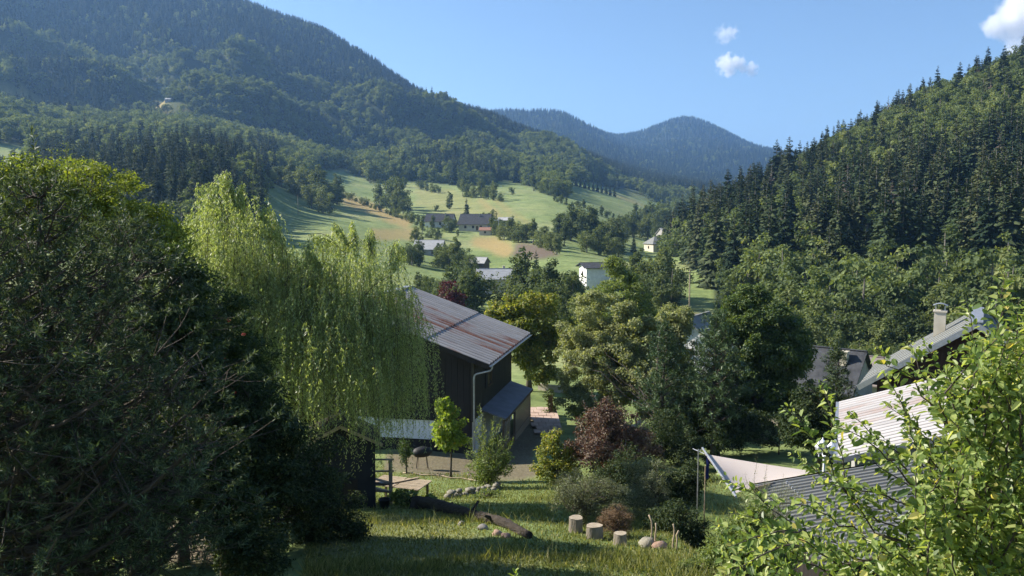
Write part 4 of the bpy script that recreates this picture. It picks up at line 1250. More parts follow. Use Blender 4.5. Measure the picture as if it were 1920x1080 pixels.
# ---------------------------------------------------------------- shade sail, its poles, lamp
def sail():
    P = [at(1321, 851, 27.5), at(1528, 884, 25.8), at(1376, 926, 22.6)]           # three pulled corners
    P[2] = at(1376, 926, 22.4); P4 = at(1427, 910, 23.6)
    Q = [P[0], P[1], P4, P[2]]
    n = 18
    V = []
    for i in range(n + 1):
        for j in range(n + 1):
            u, v = i / n, j / n
            p = (Q[0] * (1 - u) + Q[1] * u) * (1 - v) + (Q[3] * (1 - u) + Q[2] * u) * v
            sag = -.22 * math.sin(math.pi * u) * math.sin(math.pi * v)
            inw = (Q[0] + Q[1] + Q[2] + Q[3]) / 4 - p
            p = p + inw * (.05 * math.sin(math.pi * u) * (1 - abs(2 * v - 1)) ** 0 * (4 * (v - .5) ** 2)) + np.array([0, 0, sag])
            V.append(p)
    c = np.mean(V, 0)
    base = np.array([c[0], c[1], c[2]])
    Fq = [(i * (n + 1) + j, i * (n + 1) + j + 1, (i + 1) * (n + 1) + j + 1, (i + 1) * (n + 1) + j) for i in range(n) for j in range(n)]
    t = thing('shade_sail', 'pale cream fabric shade sail stretched beside the grey shed roof', 'shade sail', tuple(base))
    m, nt, b = mat_new('cream_sail_cloth')
    nz = noise(nt, 60, 2, objcoord(nt)); r = ramp(nt, [(0, (0.52, 0.45, 0.41)), (1, (0.60, 0.52, 0.475))])
    nt.links.new(nz.outputs[0], r.inputs[0]); nt.links.new(r.outputs[0], b.inputs['Base Color']); b.inputs['Roughness'].default_value = .9
    tr = nt.nodes.new('ShaderNodeBsdfTranslucent'); tr.inputs[0].default_value = (.5, .43, .38, 1)
    ms = nt.nodes.new('ShaderNodeMixShader'); ms.inputs[0].default_value = .25
    nt.links.new(b.outputs[0], ms.inputs[1]); nt.links.new(tr.outputs[0], ms.inputs[2]); nt.links.new(ms.outputs[0], nt.nodes['Material Output'].inputs[0])
    MB().add(np.array(V) - base, Fq).build('cloth', m, t, True)
    mb = MB()
    a, d = Q[0] - base, Q[3] - base
    mb.tube([a + (a - d) * .09 + (0, 0, .1), d + (d - a) * .06], .035, 8)
    mb.build('boom', M_STEEL, t)
    k = MB()
    k.tube([Q[1] - base, Q[1] - base + np.array([.75, .15, .03])], .012, 5); k.tube([a, a + np.array([-.35, .2, .12])], .012, 5)
    k.build('rope', M_WHITEP, t)
    # poles
    for (px, pyb, pyt, Y, nm, lb) in ((1309, 970, 842, 27.6, 'sail_pole', 'thin steel pole at the far tip of the shade sail'), (1322, 925, 873, 27.0, 'garden_pole', 'short pale pole with a blue rag under the shade sail')):
        top = at(px, pyt, Y); g = float(ground(top[0], top[1]))
        tt = thing(nm, lb, 'pole', (top[0], top[1], g))
        MB().tube([(0, 0, -.2), (0.01, 0, top[2] - g)], .018, 8).build('shaft', M_STEEL if nm == 'sail_pole' else M_WOODP, tt)
        if nm == 'garden_pole':
            V = []
            for i in range(7):
                for j in range(3):
                    V.append((.03 + .05 * j + .01 * math.sin(i), .015 * math.sin(i * 1.3 + j * 2), top[2] - g + .35 - .13 * i))
            fs = [(i * 3 + j, i * 3 + j + 1, (i + 1) * 3 + j + 1, (i + 1) * 3 + j) for i in range(6) for j in range(2)]
            MB().add(V, fs).build('rag', simple('blue_cloth', (.02, .03, .16), (.03, .05, .24), 4), tt)
        else:
            MB().tube([(0, 0, top[2] - g - .04), (.12, 0, top[2] - g - .02)], .012, 6).build('hook', M_STEEL, tt)
sail()

def lamp_post():
    top = at(1546, 836, 24.9); g = float(ground(top[0], top[1]))
    t = thing('lamp_post', 'white garden lamp post with three lanterns behind the shed', 'lamp post', (top[0], top[1], g))
    H = top[2] - g
    MB().tube([(0, 0, -.1), (0, 0, .1), (0, 0, .12), (0, 0, H - .45), (0, 0, H - .3)], [.09, .09, .045, .032, .05], 10).build('column', M_WHITEP, t)
    LG = simple('frosted_lantern_glass', (.5, .52, .52), (.62, .63, .62), 8, .25)
    for k, a in enumerate((R(200), R(330), R(85))):
        dx, dy = .2 * math.cos(a), .2 * math.sin(a)
        up = 0.0
        arm = MB(); arm.tube([(0, 0, H - .38), (dx * .6, dy * .6, H - .36), (dx, dy, H - .30), (dx, dy, H - .22)], .016, 7)
        ao = arm.build('arm', M_WHITEP, t)
        ln = MB()
        z = H - .22
        prof = [(.035, 0), (.075, .03), (.075, .05)]
        n = 6
        def ring(r_, zz): return [(dx + r_ * math.cos(2 * math.pi * j / n), dy + r_ * math.sin(2 * math.pi * j / n), z + zz) for j in range(n)]
        for j in range(n):
            p = np.array(ring(.07, .03)[j]); q = np.array(ring(.115, .22)[j]); ln.bar(p, q, .014, .014)
        ln.tube([(dx, dy, z), (dx, dy, z + .03)], [.04, .075], 6)
        V = ring(.145, .22) + ring(.10, .28) + ring(.03, .36) + ring(.012, .42)
        fs = [(r_ * n + j, r_ * n + (j + 1) % n, (r_ + 1) * n + (j + 1) % n, (r_ + 1) * n + j) for r_ in range(3) for j in range(n)] + [tuple(range(n))[::-1], tuple(range(3 * n, 4 * n))]
        ln.add(V, fs)
        lo = ln.build('lantern', M_WHITEP, t)
        gb = MB(); gb.add(ring(.062, .032) + ring(.106, .218), [(j, (j + 1) % n, n + (j + 1) % n, n + j) for j in range(n)])
        gb.build('glass', LG, lo)
lamp_post()

# ---------------------------------------------------------------- things in the garden
def hut():
    p = gpt(640, 29.0)
    Y = p[1]
    t = thing('stilt_hut', 'dark little garden hut on stilts beneath the willow', 'hut', tuple(p), R(12))
    W_, D = 2.3, 1.9
    zt = at(640, 815, Y)[2] - p[2]; zb = at(640, 940, Y)[2] - p[2]
    apex = at(640, 786, Y)[2] - p[2]
    M = simple('dark_blue_boards', (0.010, 0.012, 0.017), (0.018, 0.020, 0.026), 3, .7)
    MB().prism([(-W_ / 2, -D / 2, zb), (W_ / 2, -D / 2, zb), (W_ / 2, -D / 2, zt), (0, -D / 2, apex - .1), (-W_ / 2, -D / 2, zt)], (0, D, 0)).build('wall', M, t)
    rb = MB()
    for s in (-1, 1):
        q = [(s * (W_ / 2 + .22), -D / 2 - .25, zt - .14), (s * (W_ / 2 + .22), D / 2 + .25, zt - .14), (0, D / 2 + .25, apex), (0, -D / 2 - .25, apex)]
        rb.prism(q if s > 0 else q[::-1], (0, 0, .05))
    rf = rb.build('roof', simple('mossy_brown_felt', (0.035, 0.03, 0.018), (0.07, 0.06, 0.035), 3, .9, bump=.01), t)
    fb = MB()
    for s in (-1, 1):
        fb.bar((0, -D / 2 - .28, apex + .03), (s * (W_ / 2 + .24), -D / 2 - .28, zt - .12), .03, .1)
    fb.build('barge_board', M_WOODP, rf)
    for x in (-W_ / 2 + .1, W_ / 2 - .1):
        for y in (-D / 2 + .1, D / 2 - .1):
            MB().box((x, y, zb / 2 - .2), (.09, .09, zb + .4)).build('leg', M_WOODP, t)
    MB().box((.3, -D / 2 - .02, zb + .8), (.5, .04, .5)).build('hatch', M_WOODDK, t)
hut()

def slat_table():
    p = gpt(752, 31.0)
    t = thing('slatted_table', 'pale wooden slatted table standing in the sunlit grass', 'table', tuple(p), R(-20))
    zt = at(752, 905, 31.0)[2] - p[2]
    zt = max(.62, min(zt, .95))
    me = None
    for i in range(12):
        y = -.55 + .1 * i
        if me is None:
            o = MB().box((0, 0, 0), (1.0, .078, .025)).build('slat', M_WOODP, t); me = o.data
        else:
            o = link('slat', me, None, t)
        o.location = (-.55, y, zt + .0015 * (i % 3))
        o2 = link('slat', me, None, t); o2.location = (.5, y, zt + .0015 * ((i + 1) % 3))
    for x in (-.95, -.12, .9):
        MB().box((x, 0, zt - .045), (.06, 1.2, .06)).build('bearer', M_WOODM, t)
    b = MB(); b.bar((-.5, -.6, zt + .04), (.42, .66, zt + .05), .09, .03); b.build('loose_board', M_WOODP, t)
    for x in (-.9, .85):
        for y in (-.5, .5):
            MB().box((x, y, zt / 2 - .1), (.07, .07, zt + .1)).build('leg', M_WOODM, t)
    # posts with rails next to it
    q = gpt(733, 29.5)
    r = thing('plant_rack', 'wooden rack with a tall post and loose boards beside the slatted table', 'rack', tuple(q), R(15))
    ht = at(733, 862, 29.5)[2] - q[2]
    MB().box((0, 0, ht / 2 - .15), (.12, .12, ht + .3)).build('post', M_WOODP, r)
    MB().box((-1.1, .5, ht / 2 - .2), (.1, .1, ht + .1)).build('post', M_WOODM, r)
    for z, y in ((ht, .0), (ht * .74, .02)):
        MB().bar((-1.15, .5, z - .05), (.12, y, z), .1, .04).build('rail', M_WOODP, r)
    for k, (z, a) in enumerate(((ht * .56, .15), (ht * .45, -.1), (ht * .34, .25), (ht * .26, 0))):
        MB().bar((-1.1, .42 + a, z + .1), (-.02, -.12 + a, z - .12 + .2 * (k % 2)), .16, .03).build('board', M_WOODP if k % 2 == 0 else M_WOODM, r)
    MB().box((-.32, .1, ht * .47), (.5, .34, .03)).build('tray', M_STEEL, r)
slat_table()

def bucket():
    p = gpt(721, 28.2)
    t = thing('bucket', 'black plastic bucket on the grass in front of the rack', 'bucket', tuple(p))
    M = simple('black_plastic', (.008, .008, .008), (.016, .016, .016), 4, .45)
    n = 20
    prof = [(.0, .0), (.15, .0), (.19, .33), (.21, .34), (.21, .31), (.205, .33), (.18, .33), (.14, .03), (0, .03)]
    V = [(r_ * math.cos(2 * math.pi * j / n), r_ * math.sin(2 * math.pi * j / n), z) for r_, z in prof for j in range(n)]
    fs = [(k * n + j, k * n + (j + 1) % n, (k + 1) * n + (j + 1) % n, (k + 1) * n + j) for k in range(len(prof) - 1) for j in range(n)]
    MB().add(V, fs).build('body', M, t, True)
    a = np.linspace(0, math.pi, 9)
    MB().tube([(.2 * math.cos(x), -.12 * math.sin(x), .33 - .1 * math.sin(x)) for x in a], .006, 5).build('handle', M_STEEL, t)
bucket()

def rock(name, label, p, size, seed, mat, squash=.7, cat='stone', group=None, parent=None, res=14):
    rg = rng(seed)
    u = np.linspace(0, 2 * math.pi, res, endpoint=False); v = np.linspace(0.08, math.pi - .08, res // 2 + 1)
    V = []
    ph = rg.uniform(0, 6.28, 6); q = rg.uniform(.5, 1.2, 3)
    for b in v:
        for a in u:
            d = np.array([math.sin(b) * math.cos(a), math.sin(b) * math.sin(a), math.cos(b)])
            k = 1 + .13 * math.sin(3 * d[0] * q[0] + ph[0]) + .12 * math.sin(4 * d[1] * q[1] + ph[1]) + .1 * math.sin(5 * d[2] + 3 * d[0] + ph[2]) + .05 * math.sin(9 * d[0] + 7 * d[1] + ph[3])
            V.append(d * k * np.array([1, .85, squash]) * size)
    m = len(v)
    fs = [(i * res + j, (i + 1) * res + j, (i + 1) * res + (j + 1) % res, i * res + (j + 1) % res) for i in range(m - 1) for j in range(res)]
    fs += [tuple(range(res))[::-1][::-1], tuple(range((m - 1) * res, m * res))[::-1]]
    o = MB().add(V, fs).build(name, mat, parent, True)
    o.location = (p[0], p[1], p[2] + size * squash * .35)
    o.rotation_euler = (0, 0, rg.uniform(0, 6.28))
    if parent is None:
        tag(o, label, cat, group)
    return o
M_ROCK = simple('grey_stone', (.13, .12, .105), (.32, .30, .27), 2.5, .9, bump=.02)
M_ROCKR = simple('reddish_stone', (.20, .12, .085), (.42, .30, .23), 2.5, .9, bump=.02)
M_ROCKW = simple('pale_lichen_stone', (.13, .118, .09), (.28, .26, .205), 3.5, .9, bump=.02)

def log():
    rg = rng(61)
    n = 48
    P = []
    for k in range(n):
        t = k / (n - 1)
        px, py = 775 + (990 - 775) * t, 0
        Y = 28.6 + (20.8 - 28.6) * t
        g = gpt(px, Y)
        P.append(g + np.array([.05 * math.sin(t * 7), 0, .10 + .12 * (1 - t) + .02 * math.sin(t * 11)]))
    P = np.array(P); base = P[n // 2] - np.array([0, 0, .2])
    rad = np.linspace(.20, .09, n) * (1 + .06 * np.sin(np.arange(n) * .7) + rg.normal(0, .03, n))
    t = thing('fallen_log', 'long dark fallen log lying across the shaded lawn', 'log', tuple(base))
    M = simple('dark_rotten_bark', (.018, .014, .011), (.06, .048, .036), 5, .95, (1, 1, 1), bump=.04)
    lm = MB().tube(P - base, rad, 18, True)
    for vv in lm.V:
        vv += rg.normal(0, .011, vv.shape)
    lm.build('stem', M, t, False)
    for k, (i, d) in enumerate(((12, (.3, -.35, .25)), (24, (.2, .3, .3)), (33, (-.2, -.3, .2)))):
        a = P[i] - base
        MB().tube([a, a + np.array(d) * .6, a + np.array(d)], [.07, .05, .035], 7).build('branch_stub', M, t, True)
    # root plate / upright stump block at the upper end
    c = gpt(787, 28.3)
    o = rock('root_stump', 'dark broken root stump at the thick end of the fallen log', c, .36, 62, M, .95, 'stump')
    for i, (px, Y, s) in enumerate(((905, 22.2, .16), (932, 21.3, .14), (948, 20.9, .13), (865, 23.4, .12))):
        g = gpt(px, Y)
        rock('garden_stone', ['grey stone against the fallen log', 'reddish stone at the thin end of the fallen log', 'flat reddish stone lying past the log end', 'small dark stone beside the middle of the log'][i], g, s, 70 + i, [M_ROCK, M_ROCKR, M_ROCKR, M_ROCK][i], .7)
log()

def stumps():
    M = simple('grey_weathered_log', (.13, .11, .085), (.30, .26, .21), 5, .95, (1, 1, .25), bump=.03)
    MT = simple('cut_log_face', (.22, .18, .13), (.40, .34, .25), 7, .9, bump=.01)
    for k, (px, Y, r_, h, lb) in enumerate(((1080, 22.4, .185, .42, 'tallest grey log stump standing against the grey bush'), (1114, 21.5, .215, .36, 'widest log stump with a pale round top'), (1163, 20.7, .16, .30, 'small dark log stump in front of the dry brown bush'))):
        rg = rng(80 + k)
        p = gpt(px, Y)
        t = thing('log_stump', lb, 'stump', tuple(p))
        n = 22
        a = np.arange(n) * 2 * math.pi / n
        prof = 1 + .06 * np.sin(3 * a + rg.uniform(0, 6)) + .04 * np.sin(7 * a + rg.uniform(0, 6)) + rg.normal(0, .015, n)
        tilt = rg.uniform(-.06, .06, 2)
        V = []
        for z, f in ((-.2, 1.1), (.0, 1.06), (h * .5, 1.0), (h, .98)):
            for j in range(n):
                x, y = r_ * prof[j] * f * math.cos(a[j]), r_ * prof[j] * f * math.sin(a[j])
                V.append((x, y, z + (tilt[0] * x + tilt[1] * y if z == h else 0)))
        fs = [(i * n + j, i * n + (j + 1) % n, (i + 1) * n + (j + 1) % n, (i + 1) * n + j) for i in range(3) for j in range(n)]
        MB().add(V, fs).build('bark_side', M, t, True)
        top = np.array(V[-n:]) + np.array([0, 0, .004])
        MB().add(np.vstack([top, [[0, 0, h + .004]]]), [(j, (j + 1) % n, n) for j in range(n)]).build('cut_top', MT, t)
stumps()

def stones_stakes():
    rock('round_stone', 'round pale stone at the foot of the two bare stakes', gpt(1214, 20.3), .21, 91, M_ROCKW, .85)
    rock('rough_stone', 'rough reddish stone beside the round pale stone', gpt(1239, 20.1), .20, 92, M_ROCKR, .65)
    for k, (px, Y, pyt, lb) in enumerate(((1221, 20.6, 1004, 'tall crooked bare stake behind the round pale stone'), (1229, 20.2, 1016, 'straight bare stake behind the rough reddish stone'), (1262, 19.9, 1017, 'taller stake of the lone pair past the reddish stone'), (1269, 19.7, 1026, 'shorter stake of the lone pair past the reddish stone'))):
        p = gpt(px, Y); h = (.78, .62, .66, .52)[k]
        rg = rng(95 + k)
        n = 7
        P = [(rg.normal(0, .004) * i, rg.normal(0, .004) * i, -.15 + (h + .15) * i / (n - 1)) for i in range(n)]
        t = thing('stake', lb, 'stake', tuple(p))
        MB().tube(P, np.linspace(.026, .02, n), 7).build('stick', M_WOODP, t, True)
        MB().tube([P[3], np.array(P[3]) + np.array([.02, .0, .05])], [.01, .008], 5).build('knot', M_WOODP, t)
stones_stakes()

def stone_edge():
    # row of pale stones that holds the little bank
    rg = rng(111)
    a, b = gpt(935, 36.5), gpt(850, 31.5)
    t = thing('stone_edging', 'crooked row of pale stones edging the grassy bank', 'stone edging', tuple(a))
    n = 22
    for k in range(n):
        f = k / (n - 1)
        x, y = a[0] + (b[0] - a[0]) * f + .25 * math.sin(f * 5), a[1] + (b[1] - a[1]) * f
        for lv in range(2 if k % 3 else 1):
            p = np.array([x + rg.normal(0, .06), y + rg.normal(0, .06), float(ground(x, y)) + .17 * lv])
            rock('stone', None, p - a, rg.uniform(.10, .19), 120 + k * 3 + lv, M_ROCKW, .65, parent=t, res=10)
    # pale twig / hose line along the yard
    P = [gpt(755 + 18 * i, 41 - .25 * i + .3 * math.sin(i * 2.2)) + np.array([0, 0, .05]) for i in range(11)]
    o = MB().tube(np.array(P) - P[0], .035, 6).build('garden_edging', M_WOODP, None, True, tuple(P[0]))
    tag(o, 'pale wavy strip edging the yard in front of the chalet', 'edging')
stone_edge()

def deck_chair():
    Y = 57.0
    p = gpt(1190, Y)
    zt = at(1192, 764, Y)[2] - p[2]
    t = thing('deck_chair', 'cream canvas lounger half hidden by the copper bush', 'lounger', tuple(p), R(10))
    C = simple('cream_canvas', (.55, .50, .42), (.68, .62, .53), 10, .9)
    x = np.array([-.75, -.35, .1, .45, .72]); z = np.array([.35, .30, .38, .72, 1.05])
    V = [(a, y, b) for a, b in zip(x, z) for y in (-.32, .32)]
    o = MB().add(V, [(2 * i, 2 * i + 1, 2 * i + 3, 2 * i + 2) for i in range(4)]).build('canvas', C, t, True)
    o.modifiers.new('thick', 'SOLIDIFY').thickness = .02
    fr = MB()
    for y in (-.35, .35):
        fr.bar((-.8, y, z[0]), (.1, y, z[2] - .05), .04, .04); fr.bar((.1, y, z[2] - .05), (.75, y, z[4]), .04, .04)
    fr.build('frame', M_WOODM, t)
    for xx in (-.7, .5):
        for y in (-.35, .35):
            MB().box((xx, y, .12), (.04, .04, .5)).build('leg', M_WOODM, t)
deck_chair()

def yard_things():
    # dark barrow-like grill on legs standing in the chalet yard
    p = gpt(792, 43.0)
    t = thing('barbecue', 'black barbecue on thin pale legs in the shaded chalet yard', 'barbecue', tuple(p), R(20))
    M = simple('black_iron', (.010, .010, .010), (.02, .02, .02), 5, .6)
    n = 16
    prof = [(.02, .62), (.3, .68), (.42, .85), (.42, .93), (.34, 1.08), (.1, 1.18)]
    V = [(r_ * 1.25 * math.cos(2 * math.pi * j / n), r_ * .8 * math.sin(2 * math.pi * j / n), z) for r_, z in prof for j in range(n)]
    fs = [(k * n + j, k * n + (j + 1) % n, (k + 1) * n + (j + 1) % n, (k + 1) * n + j) for k in range(5) for j in range(n)] + [tuple(range(n))[::-1], tuple(range(5 * n, 6 * n))]
    MB().add(V, fs).build('bowl', M, t, True)
    for a in range(4):
        q = .5 * math.pi * a + .7
        MB().tube([(.3 * math.cos(q), .2 * math.sin(q), .7), (.42 * math.cos(q), .3 * math.sin(q), -.05)], .022, 6).build('leg', M_WOODP if a > 1 else M, t)
    # gate post wrapped in ivy at the patio corner
    g = gpt(1032, 61.5)
    gt = thing('ivy_post', 'square post overgrown with ivy at the patio corner', 'post', tuple(g))
    MB().box((0, 0, .75), (.32, .32, 1.9)).build('post', M_WOODM, gt)
    rg = rng(141)
    C = np.stack([rg.normal(0, .22, 26), rg.normal(0, .22, 26), rg.uniform(.1, 2.1, 26)], 1)
    P, T, N, l, w = clump_leaves(rg, C, np.full(26, .2), 36, .14, .11)
    V, Fa = leaf_geo(P, T, N, l, w)
    link('ivy', mesh_np('ivy', V, Fa), leafmat('ivy_leaves', [(0, (.03, .05, .015)), (1, (.09, .12, .035))], .3), gt)
    # pale gravel strip / low wall behind the garden trees
    for (a, b, lb) in (((1010, 75.0), (1085, 73.0), 'low pale garden wall behind the ivy post'), ((1375, 62.0), (1460, 60.0), 'low pale wall seen under the round linden')):
        A, B = gpt(*a), gpt(*b)
        o = MB().bar((0, 0, .2), B - A + np.array([0, 0, .2]), .3, .75).build('garden_wall', M_STONEW, None, False, tuple(A))
        tag(o, lb, 'wall')
yard_things()
# ---------------------------------------------------------------- near vegetation
LM_WALNUT = leafmat('leaves_walnut', [(0, (.065, .085, .02)), (.55, (.14, .165, .034)), (.9, (.22, .215, .045)), (1, (.32, .24, .06))], .48)
LM_ASH = leafmat('leaves_olive', [(0, (.085, .10, .048)), (.6, (.17, .19, .085)), (1, (.29, .30, .155))], .42)
LM_BIRCH = leafmat('leaves_fresh', [(0, (.052, .078, .024)), (.6, (.105, .14, .038)), (1, (.18, .21, .065))], .44)
LM_LINDEN = leafmat('leaves_deep', [(0, (.028, .048, .014)), (.6, (.058, .09, .025)), (1, (.125, .16, .05))], .38)
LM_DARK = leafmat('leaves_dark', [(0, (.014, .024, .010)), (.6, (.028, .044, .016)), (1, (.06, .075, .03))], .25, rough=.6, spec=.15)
LM_MAPLE = leafmat('leaves_maple', [(0, (.09, .135, .025)), (.6, (.155, .21, .036)), (.95, (.22, .27, .05)), (1, (.34, .25, .06))], .52)
LM_COPPER = leafmat('leaves_copper', [(0, (.042, .026, .018)), (.5, (.09, .06, .042)), (.85, (.15, .11, .075)), (1, (.10, .10, .05))], .28, (1.4, .8, .6))
LM_GREYG = leafmat('leaves_grey_green', [(0, (.055, .065, .035)), (.6, (.10, .115, .06)), (1, (.17, .175, .10))], .3)
LM_BROWN = leafmat('dry_brown_twigs', [(0, (.06, .035, .018)), (1, (.17, .11, .055))], .2, (1.2, 1, .7))
LM_APPLE = leafmat('leaves_apple', [(0, (.05, .085, .026)), (.4, (.13, .18, .05)), (.85, (.23, .27, .085)), (.97, (.31, .33, .13)), (1, (.36, .30, .09))], .48, rough=.42, spec=.4)
LM_WILLOW = leafmat('leaves_willow', [(0, (.11, .15, .055)), (.5, (.195, .24, .095)), (1, (.31, .345, .175))], .45, rough=.4, spec=.5)
LM_LOCUST = leafmat('leaves_locust', [(0, (.06, .09, .018)), (.6, (.115, .15, .028)), (1, (.19, .21, .04))], .48)
LM_PINE = leafmat('needles_pine', [(0, (.018, .030, .016)), (.6, (.040, .060, .032)), (1, (.11, .14, .075))], .25, rough=.6, spec=.2)
LM_PINE2 = leafmat('needles_pine_fresh', [(0, (.025, .045, .018)), (.6, (.045, .075, .03)), (1, (.085, .12, .05))], .12)
LM_ROWAN = leafmat('leaves_rowan', [(0, (.018, .034, .012)), (.6, (.035, .060, .018)), (1, (.08, .11, .03))], .4)
LM_BEECHRED = leafmat('leaves_dark_red', [(0, (.03, .012, .012)), (1, (.08, .022, .025))], .35, (1.5, .6, .6))
M_BERRY = simple('red_berries', (.45, .03, .015), (.6, .06, .03), 8, .35)
M_APPLE = simple('yellow_apple_skin', (.40, .34, .05), (.55, .44, .10), 6, .4)

def twig_fill(rg, mb, base, C, k, r_=.012):
    for i in rg.permutation(len(C))[:k]:
        mb.tube(limb_path(rg, base, C[i], 4, .05, .05), np.linspace(r_ * 2, r_ * .5, 4), 4, False)

# trees behind and beside the chalet
broad_tree('walnut_tree', 'yellowing green walnut tree beside the far end of the chalet', 'tree', gpt(992, 74), 74, [(945, 580, 34, 30, 0), (1000, 580, 44, 38, 0), (1030, 620, 46, 44, 1), (975, 640, 52, 48, 0), (1010, 680, 46, 40, 0), (960, 610, 40, 40, -1)], 201, LM_WALNUT, 170, .66, 170, .28, .17, .24, limbs=60)
broad_tree('birch_tree', 'tall fresh green tree rising behind the olive ash', 'tree', gpt(1165, 88), 88, [(1160, 520, 36, 42, 0), (1165, 570, 56, 60, 0), (1150, 640, 66, 60, 0), (1190, 610, 46, 60, 0)], 202, LM_BIRCH, 200, .72, 170, .25, .16, .2, limbs=40)
broad_tree('ash_tree', 'broad olive green tree with a leaning trunk beyond the copper bush', 'tree', gpt(1228, 53), 57, [(1125, 610, 72, 62, 2), (1080, 660, 44, 56, 2), (1185, 640, 62, 66, 1), (1130, 700, 80, 60, 0), (1210, 700, 60, 70, -1), (1160, 722, 66, 36, 1), (1085, 735, 40, 36, 0), (1240, 620, 45, 50, 2), (1245, 780, 50, 50, 0), (1110, 780, 40, 26, 1)], 203, LM_ASH, 430, .5, 220, .17, .11, .2, limbs=26)
broad_tree('ash_tree', 'slim brownish green tree between the olive ash and the small pine', 'tree', gpt(1268, 60), 60, [(1265, 600, 34, 40, 0), (1270, 660, 40, 60, 0), (1262, 730, 44, 60, 0)], 204, LM_ASH, 130, .5, 160, .17, .11, .14, limbs=30)
broad_tree('linden_tree', 'dense round dark green linden beside the small pine', 'tree', gpt(1420, 57), 57, [(1405, 595, 66, 54, 0), (1430, 640, 84, 76, 0), (1450, 710, 76, 70, 0), (1400, 720, 74, 66, 0), (1480, 680, 44, 60, 1), (1380, 660, 46, 60, 0), (1440, 770, 80, 40, 0)], 205, LM_LINDEN, 420, .52, 200, .19, .13, .3, limbs=70)
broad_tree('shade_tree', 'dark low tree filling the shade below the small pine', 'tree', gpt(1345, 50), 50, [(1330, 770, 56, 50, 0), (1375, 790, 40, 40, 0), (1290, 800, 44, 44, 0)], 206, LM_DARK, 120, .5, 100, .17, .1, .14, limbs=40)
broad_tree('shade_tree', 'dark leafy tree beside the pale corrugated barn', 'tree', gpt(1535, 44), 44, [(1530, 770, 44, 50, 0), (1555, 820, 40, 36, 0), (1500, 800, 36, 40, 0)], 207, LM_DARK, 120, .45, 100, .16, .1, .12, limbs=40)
broad_tree('dark_red_bush', 'dark red leaved bush behind the chalet ridge', 'bush', gpt(838, 120), 120, [(838, 556, 26, 28, 0), (855, 570, 20, 20, 0)], 208, LM_BEECHRED, 50, .8, 60, .3, .2, .1, limbs=15, trunk_name='stem', crown_name='foliage')
o_ = gpt(1565, 46)

def pine_tree(name, label, base, H, Rr, seed, mat, whorls=14, per=6, shoots=12, needle=.09, nper=18, bark=None, zlow=.1, nw=.012, upsweep=.45, fat=1.0, rk=1.15):
    """pine: whorled boughs ending in brushes of needles that turn upwards"""
    rg = rng(seed)
    t = thing(name, label, 'pine', tuple(base))
    mb = MB()
    n = 8
    tp = np.array([(rg.normal(0, .012 * H) * (i > 0), rg.normal(0, .012 * H) * (i > 0), -.15 + (H + .1) * i / (n - 1)) for i in range(n)])
    mb.tube(tp, np.linspace(.021 * H + .02, .012, n), 8)
    SP, SD, SL = [], [], []
    for i in range(whorls):
        f = (i + .5) / whorls
        z = H * (zlow + (1 - zlow) * f * .97)
        ln = Rr * (1 - f ** rk) ** .8 * rg.uniform(.85, 1.1) + .12 * Rr
        for k in range(per):
            a = 2 * math.pi * k / per + rg.uniform(-.4, .4) + i
            q = ln * rg.uniform(.65, 1.1)
            d = np.array([math.cos(a), math.sin(a), rg.uniform(-.05, .25)])
            s = np.linspace(0, 1, 5)[:, None]
            P = np.array([0, 0, z]) + d * q * s + np.array([0, 0, 1.0]) * (upsweep * q * s ** 2.2)
            mb.tube(P, np.linspace(.010 * H * (1 - f) + .012, .008, 5), 5, False)
            m = max(3, int(shoots * q / Rr * rg.uniform(.8, 1.2)))
            for _ in range(m):
                u = rg.uniform(.25, 1.0)
                p = np.array([np.interp(u, s[:, 0], P[:, c]) for c in range(3)])
                side = rg.normal(size=3) * np.array([1, 1, .6]) * q * .30 * (1.1 - .5 * u)
                p2 = p + side
                mb.tube([p, p + side * .6 + (0, 0, -.02), p2], [.008, .006, .004], 3, False)
                dd = unit(d * .5 + side * 1.2 / (np.linalg.norm(side) + .1) + np.array([0, 0, rg.uniform(.3, 1.4)]))
                SP.append(p2); SD.append(dd); SL.append(rg.uniform(.14, .30) * fat)
    for k in range(4):
        SP.append(np.array([0, 0, H * (.95 + .03 * k)])); SD.append(np.array([rg.normal(0, .2), rg.normal(0, .2), 1.0])); SL.append(.3 * fat)
    SP, SD, SL = np.array(SP), unit(np.array(SD)), np.array(SL)
    k = len(SP); idx = np.repeat(np.arange(k), nper); m = len(idx)
    u = rg.random(m)
    P = SP[idx] + SD[idx] * (SL[idx] * u)[:, None]
    T = unit(SD[idx] * .7 + rand_dir(rg, m) * 1.0)
    N = rand_dir(rg, m)
    V, Fa = leaf_geo(P, T, N, needle * rg.uniform(.7, 1.2, m), nw * rg.uniform(.8, 1.3, m), .0)
    link('needles', mesh_np('needles', V, Fa), mat, t)
    mb.build('trunk', bark or BARK, t, True)
    return t

def hat(px, pyt, base):
    return at(px, pyt, base[1])[2] - base[2]
b = gpt(1338, 49); pine_tree('pine_tree', 'small upright pine in front of the round linden', b, hat(1338, 586, b), 1.9, 221, LM_PINE2, 15, 6, 11, .26, 24, nw=.04, fat=1.9, zlow=.25)
b = gpt(1243, 50); pine_tree('pine_tree', 'slim dark pine standing against the olive ash', b, hat(1243, 608, b), 1.3, 222, LM_PINE2, 14, 5, 9, .26, 24, nw=.04, fat=1.8, zlow=.2)
b = gpt(1562, 47); pine_tree('pine_tree', 'little dark conifer in front of the house with the stove pipe', b, hat(1562, 655, b), 1.3, 223, LM_PINE, 12, 6, 10, .26, 22, nw=.045, fat=1.6, zlow=.05)

